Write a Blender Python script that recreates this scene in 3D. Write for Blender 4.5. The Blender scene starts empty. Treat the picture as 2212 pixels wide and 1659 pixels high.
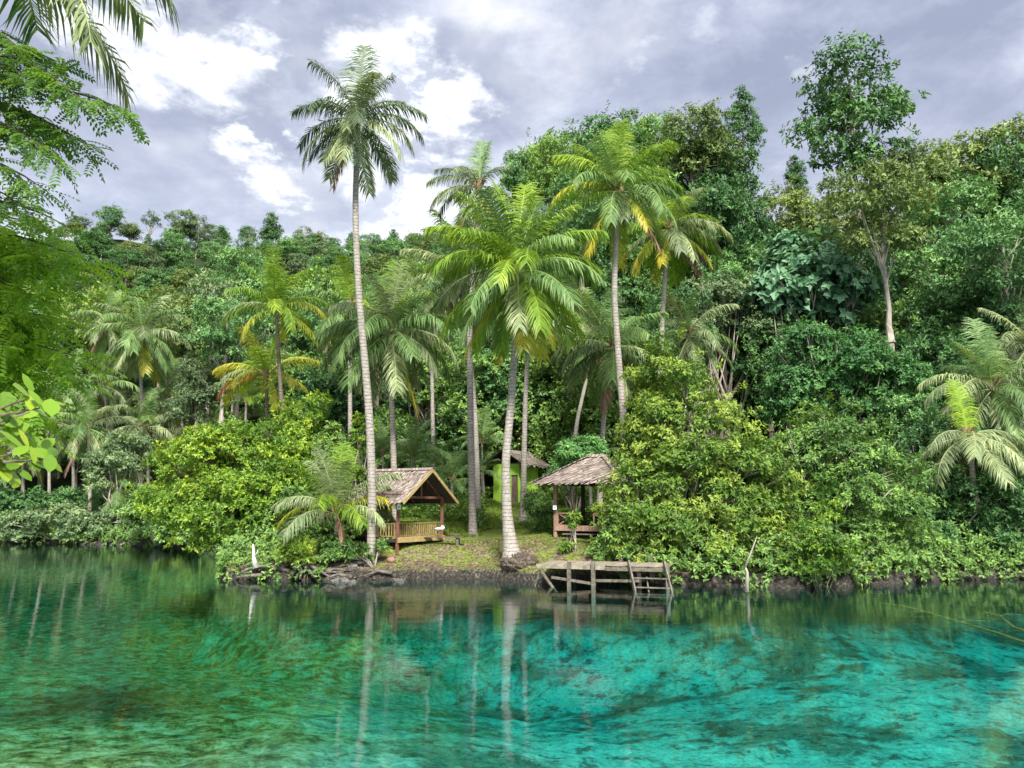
import bpy, math, random
import numpy as np
from mathutils import Vector, Matrix
R = math.radians
sc = bpy.context.scene
# ------------------------------------------------------------------ camera
F = 773.0; HOR = 505.0; CAMZ = 3.75; S = 1.5
PITCH = math.atan((HOR-384)/F)
cam = bpy.data.cameras.new('camera'); co = bpy.data.objects.new('camera', cam)
sc.collection.objects.link(co); sc.camera = co
cam.sensor_width = 36; cam.lens = 36*F/1024; cam.clip_start = 0.1; cam.clip_end = 4000
co.location = (0, 0, CAMZ); co.rotation_euler = (math.pi/2+PITCH, 0, 0)
cp, sp_ = math.cos(PITCH), math.sin(PITCH)
def P(px, py, d):                      # picture point (1024 wide) at ground distance d*S -> world
    u = (px-512)/F; v = (384-py)/F; Y = d*S
    t = Y/(cp - v*sp_)
    return Vector((u*t, Y, CAMZ + t*(sp_+v*cp)))
def Dir(px, py):
    u = (px-512)/F; v = (384-py)/F
    return Vector((u, cp-v*sp_, sp_+v*cp)).normalized()
# ------------------------------------------------------------------ sun, sky, exposure
EXPO = 1.2
SUN_EL, SUN_AZ = 47, 170              # azimuth clockwise from +Y (north); 170 = behind the camera, a little right
sc.view_settings.view_transform = 'Standard'; sc.view_settings.look = 'None'
sc.view_settings.exposure = EXPO; sc.view_settings.gamma = 1
sun = bpy.data.lights.new('sun', 'SUN'); sun.energy = 4.0; sun.angle = R(12); sun.color = (1, .965, .9)
so = bpy.data.objects.new('sun', sun); sc.collection.objects.link(so)
sd = Vector((math.sin(R(SUN_AZ))*math.cos(R(SUN_EL)), math.cos(R(SUN_AZ))*math.cos(R(SUN_EL)), math.sin(R(SUN_EL))))
so.rotation_euler = (-sd).to_track_quat('-Z', 'Y').to_euler(); so.location = (0, -20, 60)
W = bpy.data.worlds.new('World'); sc.world = W; W.use_nodes = True
class NT:
    def __init__(s, tree): s.t = tree; tree.nodes.clear()
    def n(s, typ, ins=None, **kw):
        nd = s.t.nodes.new(typ)
        for k, v in kw.items(): setattr(nd, k, v)
        for k, v in (ins or {}).items():
            sk = nd.inputs[k]
            if isinstance(v, bpy.types.NodeSocket): s.t.links.new(v, sk)
            else: sk.default_value = v
        return nd
    def math(s, op, a, b=0.0, c=0.0, clamp=False):
        nd = s.n('ShaderNodeMath', {0: a, 1: b, 2: c}, operation=op); nd.use_clamp = clamp
        return nd.outputs[0]
    def ramp(s, fac, stops, interp='LINEAR'):
        nd = s.n('ShaderNodeValToRGB', {'Fac': fac}); cr = nd.color_ramp; cr.interpolation = interp
        while len(cr.elements) < len(stops): cr.elements.new(0.5)
        for e, (p, c) in zip(cr.elements, stops):
            e.position = p; e.color = (c[0], c[1], c[2], 1) if hasattr(c, '__len__') else (c, c, c, 1)
        return nd.outputs[0]
    def mix(s, f, a, b, mode='MIX'):
        nd = s.n('ShaderNodeMix', data_type='RGBA', blend_type=mode)
        for k, v in ((0, f), (6, a), (7, b)):
            if isinstance(v, bpy.types.NodeSocket): s.t.links.new(v, nd.inputs[k])
            else: nd.inputs[k].default_value = v if k == 0 else (v[0], v[1], v[2], 1)
        return nd.outputs[2]
    def noise(s, vec, scale, detail=4, rough=.55, dist=0.0):
        return s.n('ShaderNodeTexNoise', {'Vector': vec, 'Scale': scale, 'Detail': detail, 'Roughness': rough, 'Distortion': dist})
def build_world():
    g = NT(W.node_tree)
    tc = g.n('ShaderNodeTexCoord').outputs['Generated']
    sep = g.n('ShaderNodeSeparateXYZ', {0: tc})
    z = g.math('ADD', g.math('ABSOLUTE', sep.outputs[2]), .22)
    cx = g.math('DIVIDE', sep.outputs[0], z); cy = g.math('DIVIDE', sep.outputs[1], z)
    flat = g.n('ShaderNodeCombineXYZ', {0: cx, 1: cy, 2: 3.3}).outputs[0]
    n1 = g.noise(flat, 1.7, 7, .5, .1).outputs[0]
    n2 = g.noise(flat, 6.5, 6, .62, .2).outputs[0]
    nn = g.math('ADD', g.math('MULTIPLY', n1, .62), g.math('MULTIPLY', n2, .38))
    K = 1/2**EXPO
    c1 = [tuple(v*K for v in c) for c in ((.37, .405, .53), (.53, .57, .71), (.72, .755, .88), (.97, .98, 1.02))]
    cloud = g.ramp(nn, [(.40, c1[0]), (.47, c1[1]), (.53, c1[2]), (.60, c1[3])])
    # thin, bright openings in the cloud, each at its own bearing
    nv = g.noise(flat, 3.6, 6, .62).outputs[1]
    off = g.n('ShaderNodeVectorMath', {0: nv, 1: (.5, .5, .5)}, operation='SUBTRACT').outputs[0]
    off = g.n('ShaderNodeVectorMath', {0: off, 3: .30}, operation='SCALE').outputs[0]
    dd = g.n('ShaderNodeVectorMath', {0: tc, 1: off}, operation='ADD').outputs[0]
    tot = None
    holes = [(178, 58, .095), (215, 50, .06), (150, 48, .05), (235, 22, .055), (245, 60, .04), (172, 92, .035), (190, 10, .06), (240, 172, .06), (228, 150, .03), (255, 188, .035),
             (368, 60, .075), (400, 50, .06), (415, 95, .06), (395, 150, .05), (425, 130, .08), (370, 200, .09), (405, 215, .08), (445, 110, .06), (278, 118, .025), (440, 235, .10),
             (715, 38, .05), (635, 52, .035), (590, 90, .03), (830, 40, .03), (440, 180, .07)]
    for px, py, r in holes:
        dist = g.n('ShaderNodeVectorMath', {0: dd, 1: tuple(Dir(px, py))}, operation='DISTANCE').outputs['Value']
        w = 1.0 if px < 500 else .3
        m = g.math('MULTIPLY', g.n('ShaderNodeMapRange', {0: dist, 1: r*.92, 2: r*.3, 3: 0.0, 4: 1.0}, interpolation_type='SMOOTHSTEP').outputs[0], w)
        tot = m if tot is None else g.math('MAXIMUM', tot, m)
    dk = None
    for px, py, r, w in [(110, 100, .14, .8), (215, 112, .12, .95), (300, 50, .12, .7), (300, 110, .06, .8), (130, 30, .08, .6), (290, 200, .09, .6), (185, 165, .12, .6), (480, 80, .10, .6), (470, 130, .06, .7), (600, 60, .12, .5), (780, 120, .10, .6), (930, 70, .14, .5), (660, 90, .10, .5)]:
        dist = g.n('ShaderNodeVectorMath', {0: dd, 1: tuple(Dir(px, py))}, operation='DISTANCE').outputs['Value']
        m = g.math('MULTIPLY', g.n('ShaderNodeMapRange', {0: dist, 1: r, 2: r*.3, 3: 0.0, 4: 1.0}, interpolation_type='SMOOTHSTEP').outputs[0], w)
        dk = m if dk is None else g.math('MAXIMUM', dk, m)
    cloud = g.mix(g.math('MULTIPLY', dk, .8), cloud, tuple(v*K for v in (.35, .38, .50)))
    tot = g.math('MULTIPLY', tot, g.ramp(n2, [(.40, .2), (.49, 1.0)]))
    col = g.mix(tot, cloud, (1.25*K, 1.27*K, 1.3*K))
    # paler towards the horizon
    hz = g.n('ShaderNodeMapRange', {0: sep.outputs[2], 1: .48, 2: .2, 3: 0.0, 4: .42}).outputs[0]
    col = g.mix(hz, col, (.74*K, .77*K, .87*K))
    b1 = g.n('ShaderNodeBackground', {0: col, 1: 1.0}).outputs[0]
    sky = g.n('ShaderNodeTexSky', sky_type='NISHITA', sun_disc=False, sun_elevation=R(SUN_EL), sun_rotation=R(SUN_AZ)).outputs[0]
    b2 = g.n('ShaderNodeBackground', {0: sky, 1: .012}).outputs[0]
    ad = g.n('ShaderNodeAddShader', {0: b1, 1: b2}).outputs[0]
    g.n('ShaderNodeOutputWorld', {0: ad})
build_world()
# ------------------------------------------------------------------ materials
def new_mat(name):
    m = bpy.data.materials.new(name); m.use_nodes = True
    return m, NT(m.node_tree)
def leaf_mat(name, dark, mid, light, trans=.3, rough=.5, spec=.35, yel=1.25):
    m, g = new_mat(name)
    a = g.n('ShaderNodeAttribute', attribute_name='tint').outputs['Fac']
    col = g.ramp(a, [(0, dark), (.55, mid), (.95, light)])
    rnd = g.n('ShaderNodeObjectInfo').outputs['Random']
    v = g.math('MULTIPLY_ADD', rnd, .5, .75)
    hsv = g.n('ShaderNodeHueSaturation', {'Color': col, 'Value': v, 'Saturation': 1.0, 'Hue': g.math('MULTIPLY_ADD', rnd, -.02, .51)}).outputs[0]
    p = g.n('ShaderNodeBsdfPrincipled', {'Base Color': hsv, 'Roughness': rough, 'Specular IOR Level': spec}).outputs[0]
    tcol = g.mix(1.0, hsv, (yel, 1.15, .6), 'MULTIPLY')
    t = g.n('ShaderNodeBsdfTranslucent', {0: tcol}).outputs[0]
    mx = g.n('ShaderNodeMixShader', {0: trans, 1: p, 2: t}).outputs[0]
    g.n('ShaderNodeOutputMaterial', {0: mx}); return m
def rough_mat(name, c1, c2, scale=6, c3=None, rough=.85, bump=.3, stretch=(1, 1, 1), spec=.3, bscale=None):
    m, g = new_mat(name)
    oc = g.n('ShaderNodeTexCoord').outputs['Object']
    mp = g.n('ShaderNodeMapping', {0: oc, 3: stretch}).outputs[0]
    n = g.noise(mp, scale, 6, .62).outputs[0]
    stops = [(.35, c1), (.62, c2)] + ([(.72, c3)] if c3 else [])
    col = g.ramp(n, stops)
    a = g.n('ShaderNodeAttribute', attribute_name='tint').outputs['Fac']
    col = g.mix(1.0, col, g.ramp(a, [(0, .72), (1, 1.25)]), 'MULTIPLY')
    n2 = g.noise(mp, bscale or scale*4, 5, .7).outputs[0]
    b = g.n('ShaderNodeBump', {'Strength': bump, 'Distance': .03, 'Height': n2}).outputs[0]
    p = g.n('ShaderNodeBsdfPrincipled', {'Base Color': col, 'Roughness': rough, 'Specular IOR Level': spec, 'Normal': b}).outputs[0]
    g.n('ShaderNodeOutputMaterial', {0: p}); return m
M = {}
M['lime'] = leaf_mat('leaf_lime', (0.045, 0.11, 0.016), (0.135, 0.27, 0.028), (0.37, 0.49, 0.055), .32)
M['yellowgreen'] = leaf_mat('leaf_yellow_green', (0.08, 0.165, 0.03), (0.21, 0.34, 0.05), (0.46, 0.54, 0.09), .3)
M['fresh'] = leaf_mat('leaf_fresh', (0.053, 0.150, 0.047), (0.115, 0.287, 0.086), (0.228, 0.450, 0.140), .3)
M['mid'] = leaf_mat('leaf_mid', (0.064, 0.139, 0.037), (0.139, 0.259, 0.059), (0.277, 0.443, 0.094), .26)
M['grey'] = leaf_mat('leaf_grey_green', (0.065, 0.117, 0.052), (0.130, 0.208, 0.091), (0.260, 0.351, 0.156), .26)
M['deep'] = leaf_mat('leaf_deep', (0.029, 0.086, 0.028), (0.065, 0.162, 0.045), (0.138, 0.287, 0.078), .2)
M['blue'] = leaf_mat('leaf_blue_green', (.04, .10, .06), (.09, .20, .11), (.19, .34, .20), .25, .55, .3)
M['forest'] = leaf_mat('leaf_forest', (0.057, 0.145, 0.057), (0.124, 0.269, 0.086), (0.247, 0.434, 0.133), .22)
M['olive'] = leaf_mat('leaf_olive', (0.081, 0.135, 0.041), (0.162, 0.236, 0.061), (0.284, 0.365, 0.095), .24)
M['sun'] = leaf_mat('leaf_sunny', (0.07, 0.145, 0.025), (0.145, 0.25, 0.045), (0.26, 0.37, 0.07), .4)
M['feather'] = leaf_mat('leaf_feathery', (.18, .36, .03), (.30, .52, .045), (.42, .60, .07), .62)
M['feathersky'] = leaf_mat('leaf_feathery_high', (.08, .18, .04), (.15, .30, .05), (.25, .42, .06), .58)
M['glossy'] = leaf_mat('leaf_glossy', (0.09, 0.2, 0.015), (0.22, 0.38, 0.025), (0.45, 0.52, 0.04), .35, .3, .6)
M['palmdark'] = leaf_mat('frond_dark', (.05, .09, .04), (.10, .155, .07), (.21, .27, .14), .2, .5, .35)
M['palm'] = leaf_mat('frond_green', (0.073, 0.154, 0.046), (0.154, 0.268, 0.082), (0.308, 0.421, 0.162), .3, .5, .3)
M['palmbright'] = leaf_mat('frond_bright', (0.092, 0.196, 0.022), (0.196, 0.333, 0.033), (0.391, 0.494, 0.066), .36, .5, .3)
M['palmgrey'] = leaf_mat('frond_grey', (0.117, 0.165, 0.076), (0.234, 0.300, 0.138), (0.437, 0.495, 0.248), .3, .5, .3)
M['palmyellow'] = leaf_mat('frond_yellowing', (0.12, 0.22, 0.03), (0.3, 0.36, 0.035), (0.58, 0.5, 0.05), .3, .45, .4)
M['palmorange'] = leaf_mat('frond_orange', (.35, .30, .03), (.60, .26, .04), (.42, .20, .10), .25, .5, .3)
M['palmdead'] = leaf_mat('frond_dead', (.13, .07, .045), (.26, .15, .10), (.42, .28, .20), .1, .8, .2, 1.0)
M['grass'] = leaf_mat('grass_blades', (.07, .14, .02), (.14, .23, .03), (.26, .32, .06), .3)
M['litter'] = leaf_mat('dry_litter', (.08, .05, .035), (.20, .14, .09), (.42, .36, .2), .05, .9, .2, 1.0)
M['thatch'] = leaf_mat('thatch_leaf', (0.105, 0.088, 0.075), (0.24, 0.198, 0.168), (0.42, 0.355, 0.305), .05, .9, .15, 1.0)
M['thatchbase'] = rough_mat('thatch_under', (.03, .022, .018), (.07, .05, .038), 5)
def trunk_mat(name, c1, c2, ring, moss):
    m, g = new_mat(name)
    oc = g.n('ShaderNodeTexCoord').outputs['Object']
    zz = g.n('ShaderNodeSeparateXYZ', {0: oc}).outputs[2]
    nz = g.noise(oc, 3, 4, .6).outputs[0]
    s = g.math('FRACT', g.math('MULTIPLY_ADD', zz, 5.2, g.math('MULTIPLY', nz, 1.3)))
    rg = g.ramp(s, [(0, 0.0), (.12, 1.0), (.8, 1.0), (1, .35)])
    n = g.noise(oc, 9, 6, .7).outputs[0]
    col = g.mix(g.ramp(n, [(.35, 0.0), (.62, 1.0)]), c1, c2)
    col = g.mix(g.math('MULTIPLY', g.math('SUBTRACT', 1, rg), .8), col, ring)
    mo = g.ramp(g.noise(oc, 1.6, 6, .7).outputs[0], [(.52, 0.0), (.6, 1.0)])
    col = g.mix(g.math('MULTIPLY', mo, .55), col, moss)
    b = g.n('ShaderNodeBump', {'Strength': .6, 'Distance': .04, 'Height': g.math('ADD', rg, g.math('MULTIPLY', n, .7))}).outputs[0]
    p = g.n('ShaderNodeBsdfPrincipled', {'Base Color': col, 'Roughness': .85, 'Specular IOR Level': .2, 'Normal': b}).outputs[0]
    g.n('ShaderNodeOutputMaterial', {0: p}); return m
M['ptrunk'] = trunk_mat('palm_bark', (.23, .20, .175), (.42, .375, .335), (.075, .062, .055), (.20, .20, .14))
M['ptrunkdark'] = trunk_mat('dark_palm_bark', (.10, .075, .06), (.22, .17, .14), (.03, .025, .02), (.08, .09, .05))
M['bark'] = rough_mat('bark', (.10, .08, .06), (.27, .23, .19), 4, stretch=(1, 1, .3))
M['palebark'] = rough_mat('pale_bark', (.26, .22, .18), (.48, .43, .37), 3, stretch=(1, 1, .3))
M['darkbark'] = rough_mat('dark_bark', (.035, .028, .022), (.10, .08, .06), 4, stretch=(1, 1, .3))
M['driftwood'] = rough_mat('driftwood', (.035, .03, .025), (.19, .17, .14), 5, (.12, .13, .06), stretch=(1, 1, 1))
M['whitewood'] = rough_mat('bleached_wood', (.45, .43, .39), (.75, .73, .69), 6)
M['redwood'] = rough_mat('red_brown_paint', (.13, .055, .04), (.24, .11, .08), 7, stretch=(1, 1, .2))
M['orangewood'] = rough_mat('orange_brown_timber', (.19, .115, .08), (.36, .235, .17), 6, stretch=(1, 1, .15))
M['yellowwood'] = rough_mat('yellow_timber', (.28, .20, .075), (.46, .34, .15), 6, stretch=(1, 1, 1))
M['railwood'] = rough_mat('ochre_rail', (.17, .13, .045), (.32, .25, .10), 6)
M['greywood'] = rough_mat('weathered_timber', (.07, .06, .045), (.19, .165, .125), 5, (.17, .17, .08), stretch=(1, 1, 1), bump=.5)
M['deckwood'] = rough_mat('deck_boards', (.16, .135, .10), (.34, .29, .22), 5, bump=.5)
M['darkwood'] = rough_mat('dark_timber', (.025, .02, .018), (.06, .05, .042), 5)
M['limepaint'] = rough_mat('lime_green_paint', (.30, .52, .05), (.38, .62, .07), 1.5, rough=.6, bump=.1)
M['door'] = rough_mat('old_brown_door', (.09, .06, .045), (.22, .16, .12), 3, stretch=(2, 2, .4))
M['olivewood'] = rough_mat('olive_branch', (.14, .11, .03), (.34, .27, .08), 6)
M['rootsoil'] = rough_mat('root_soil', (.04, .03, .023), (.15, .12, .09), 9, bump=1.0)
M['rock'] = rough_mat('wet_rock', (.05, .045, .04), (.18, .165, .15), 4, (.30, .30, .2), bump=.8)
M['pad'] = rough_mat('concrete', (.22, .21, .19), (.35, .33, .30), 8)
M['husk'] = rough_mat('coconut_husk', (.20, .10, .07), (.38, .20, .14), 5)
M['nut'] = rough_mat('green_coconut', (.16, .19, .05), (.28, .27, .09), 4, rough=.5, bump=.05)
M['fibre'] = rough_mat('palm_fibre', (.10, .065, .04), (.32, .22, .13), 6, stretch=(1, 1, .2))
M['cloth'] = rough_mat('white_cloth', (.62, .60, .68), (.8, .79, .82), 4)
M['paper'] = rough_mat('white_paper', (.74, .78, .80), (.8, .82, .84), 4, bump=0)
M['ink'] = rough_mat('blue_ink', (.16, .36, .50), (.2, .42, .55), 4, bump=0)
# ------------------------------------------------------------------ mesh helpers
def nrm(a):
    return a/np.maximum(np.linalg.norm(a, axis=-1, keepdims=True), 1e-9)
def link(o, parent=None):
    sc.collection.objects.link(o)
    if parent: o.parent = parent
    return o
def raw_mesh(name, V, loops, counts, mats, tint=None, midx=None, smooth=False):
    V = np.asarray(V, dtype=np.float32).reshape(-1, 3); loops = np.asarray(loops, dtype=np.int32).ravel()
    counts = np.asarray(counts, dtype=np.int32)
    me = bpy.data.meshes.new(name)
    me.vertices.add(len(V)); me.vertices.foreach_set('co', V.ravel())
    me.loops.add(len(loops)); me.loops.foreach_set('vertex_index', loops)
    me.polygons.add(len(counts))
    st = np.zeros(len(counts), dtype=np.int32); st[1:] = np.cumsum(counts)[:-1]
    me.polygons.foreach_set('loop_start', st); me.polygons.foreach_set('loop_total', counts)
    for m in (mats if isinstance(mats, (list, tuple)) else [mats]): me.materials.append(m)
    if midx is not None: me.polygons.foreach_set('material_index', np.asarray(midx, dtype=np.int32))
    at = me.attributes.new('tint', 'FLOAT', 'FACE')
    at.data.foreach_set('value', np.asarray(tint if tint is not None else np.full(len(counts), .5), dtype=np.float32))
    me.polygons.foreach_set('use_smooth', np.full(len(counts), bool(smooth)))
    me.update(calc_edges=True); me.validate()
    return me
class MB:
    def __init__(s): s.v = []; s.f = []; s.t = []; s.n = 0
    def add(s, verts, faces, tint=.5):
        for f in faces: s.f.append([i+s.n for i in f]); s.t.append(tint)
        s.v.extend([tuple(v) for v in verts]); s.n += len(verts)
    def box(s, c, size, rz=0, tint=.5):
        c = Vector(c); h = Vector(size)/2; m = Matrix.Rotation(rz, 3, 'Z')
        vs = [c + m @ Vector((x*h.x, y*h.y, z*h.z)) for x in (-1, 1) for y in (-1, 1) for z in (-1, 1)]
        s.add(vs, [(0, 1, 3, 2), (4, 6, 7, 5), (0, 4, 5, 1), (2, 3, 7, 6), (0, 2, 6, 4), (1, 5, 7, 3)], tint)
    def bar(s, a, b, w, h, up=(0, 0, 1), tint=.5):
        a, b = Vector(a), Vector(b); d = (b-a).normalized(); up = Vector(up)
        if abs(d.dot(up)) > .98: up = Vector((0, 1, 0))
        x = d.cross(up).normalized(); z = x.cross(d)
        vs = [p + x*sx*w/2 + z*sz*h/2 for p in (a, b) for sx in (-1, 1) for sz in (-1, 1)]
        s.add(vs, [(0, 1, 3, 2), (4, 6, 7, 5), (0, 4, 5, 1), (2, 3, 7, 6), (0, 2, 6, 4), (1, 5, 7, 3)], tint)
    def tube(s, pts, rad, n=8, tint=.5, rough=0, rng=random):
        pts = [Vector(p) for p in pts]; base = s.n; k = len(pts)
        for i, p in enumerate(pts):
            d = (pts[min(i+1, k-1)]-pts[max(i-1, 0)]).normalized()
            a = Vector((1, 0, 0)) if abs(d.x) < .8 else Vector((0, 1, 0))
            x = d.cross(a).normalized(); y = d.cross(x)
            for j in range(n):
                r = rad[i]*(1+rng.uniform(-rough, rough)); w = 2*math.pi*j/n
                s.v.append(tuple(p + x*math.cos(w)*r + y*math.sin(w)*r))
        s.n += k*n
        for i in range(k-1):
            for j in range(n):
                a0 = base+i*n+j; a1 = base+i*n+(j+1) % n
                s.f.append([a0, a1, a1+n, a0+n]); s.t.append(tint)
        s.f.append([base+j for j in range(n)][::-1]); s.t.append(tint)
        s.f.append([base+(k-1)*n+j for j in range(n)]); s.t.append(tint)
    def blob(s, c, r, rng=random, jit=.15, nu=8, nv=6, tint=.5):
        c = Vector(c); base = s.n
        vs = [c+Vector((0, 0, r[2]))]
        for i in range(1, nv):
            th = math.pi*i/nv
            for j in range(nu):
                q = 1+rng.uniform(-jit, jit); ph = 2*math.pi*j/nu
                vs.append(c+Vector((r[0]*math.sin(th)*math.cos(ph), r[1]*math.sin(th)*math.sin(ph), r[2]*math.cos(th)))*1 + Vector((r[0]*math.sin(th)*math.cos(ph), r[1]*math.sin(th)*math.sin(ph), r[2]*math.cos(th)))*(q-1))
        vs.append(c-Vector((0, 0, r[2]))); fs = []
        for j in range(nu): fs.append((0, 1+j, 1+(j+1) % nu))
        for i in range(nv-2):
            for j in range(nu):
                a = 1+i*nu+j; b = 1+i*nu+(j+1) % nu; fs.append((a, a+nu, b+nu, b))
        e = len(vs)-1
        for j in range(nu): fs.append((e, e-nu+(j+1) % nu, e-nu+j))
        s.add(vs, fs, tint)
    def mesh(s, name, mat, off=(0, 0, 0), smooth=False):
        V = np.array(s.v)-np.array(off); lp = [i for f in s.f for i in f]
        return raw_mesh(name, V, lp, [len(f) for f in s.f], mat, s.t, smooth=smooth)
    def build(s, name, mat, parent=None, off=(0, 0, 0), smooth=False, label=None):
        o = link(bpy.data.objects.new(name, s.mesh(name, mat, off, smooth)), parent)
        if label: o['label'] = label
        return o
def tag(o, label, cat, group=None, kind=None):
    if label: o['label'] = label
    if cat: o['category'] = cat
    if group: o['group'] = group
    if kind: o['kind'] = kind
    return o
def thing(name, label, cat, loc=(0, 0, 0), rz=0, group=None):
    o = bpy.data.objects.new(name, None); link(o); o.location = loc; o.rotation_euler = (0, 0, rz)
    o.empty_display_size = .3
    return tag(o, label, cat, group)
def put(name, me, parent, loc=(0, 0, 0), rz=0, s=1.0, label=None):
    o = link(bpy.data.objects.new(name, me), parent); o.location = loc; o.rotation_euler = (0, 0, rz)
    o.scale = (s, s, s) if not hasattr(s, '__len__') else s
    if label: o['label'] = label
    return o
def smooth(t): t = np.clip(t, 0, 1); return t*t*(3-2*t)
def vnoise(x, y, seed=0):
    xi = np.floor(x).astype(np.int64); yi = np.floor(y).astype(np.int64); fx = x-xi; fy = y-yi
    def h(a, b):
        n = (a*374761393 + b*668265263 + seed*974711) & 0xffffffff
        n = ((n ^ (n >> 13))*1274126177) & 0xffffffff
        return ((n ^ (n >> 16)) & 0xffff)/65535.0
    u = fx*fx*(3-2*fx); v = fy*fy*(3-2*fy)
    return (h(xi, yi)*(1-u)+h(xi+1, yi)*u)*(1-v)+(h(xi, yi+1)*(1-u)+h(xi+1, yi+1)*u)*v
def fbm(x, y, seed=0, o=4):
    s = 0; a = .5
    for i in range(o): s = s+a*vnoise(x*2**i, y*2**i, seed+i*17); a *= .5
    return s
# ------------------------------------------------------------------ the ground: lake bed, banks and hills in one sheet
SX = np.array([-200, -60, -35.8, -21.9, -14, -11.3, -9.9, -7.5, -5.1, -3.4, -1.7, 0, .9, 3, 6, 8.5, 11.3, 14.3, 18, 27, 200])*S
SY = np.array([58, 58, 54, 48, 41, 31, 27.0, 26.6, 26.6, 26.9, 27.3, 26.6, 25.9, 25.6, 24.9, 24.2, 25.1, 26.4, 27.2, 30, 34])*S
def shore(x): return np.interp(x, SX, SY)
def ground_z(x, y):
    x = np.asarray(x, dtype=float); y = np.asarray(y, dtype=float)
    nz = fbm(x*.45+3, y*.45+9, 5)-.47
    d = y - shore(x) + (fbm(x*.9, y*.9, 11, 3)-.44)*1.3
    # bed
    left = smooth((6-x)/12)*smooth((30-y)/22)
    dep = 1.9*(1-.72*left) + 1.3*smooth((y-26)/10)*(1-smooth((-x-14)/10)*.3)
    hole = np.exp(-(((x+1.2)/2.0)**2+((y-13.5)/1.6)**2)); dep = dep + 1.1*hole + 1.6*np.exp(-(((x-.5)/7)**2+((y-29)/7)**2))
    rocks = (fbm(x*1.1, y*1.1, 31, 5)-.47)*1.3
    bed = -dep + rocks*.28
    bed = bed*np.clip(np.clip(-d/(3+6*smooth((x+16)/8)), 0, 1)**.8, 0.12, 1) - .1
    nb = smooth((-x-1.2-.672*np.maximum(y, 0))/2.5)*smooth((30-y)/6)     # near left bank
    nb = np.maximum(nb, smooth((-y+1.5)/3.0))
    # land
    bank = .55*smooth(d/.35) + .85*smooth((d-.4)/3.0)
    flat = .1*np.maximum(d-2, 0)
    side = smooth((x+2)/26)
    lhill = np.clip(y-118, 0, 134)*.65
    rhill = np.maximum(y-66, 0)*.52; rhill = np.where(y > 130, 33+(y-130)*.10, rhill)
    hill = lhill*(1-side)+np.maximum(rhill, lhill*.0)*side
    hn = (fbm(x*.02, y*.02, 3)-.47)*np.clip((y-90)/120, 0, 1)*12
    bank = bank + .4*np.exp(-((x-.17)**2+(y-40.4)**2)/.8)
    land = bank + np.minimum(flat, 3.0) + hill + hn + nz*.35*smooth(d/3)
    z = np.where(d > 0, land, bed)
    return np.where(nb > 0.001, z*(1-nb)+nb*(.9+nz*.3), z)
def gz(x, y): return float(ground_z(np.array([x]), np.array([y]))[0])
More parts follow.
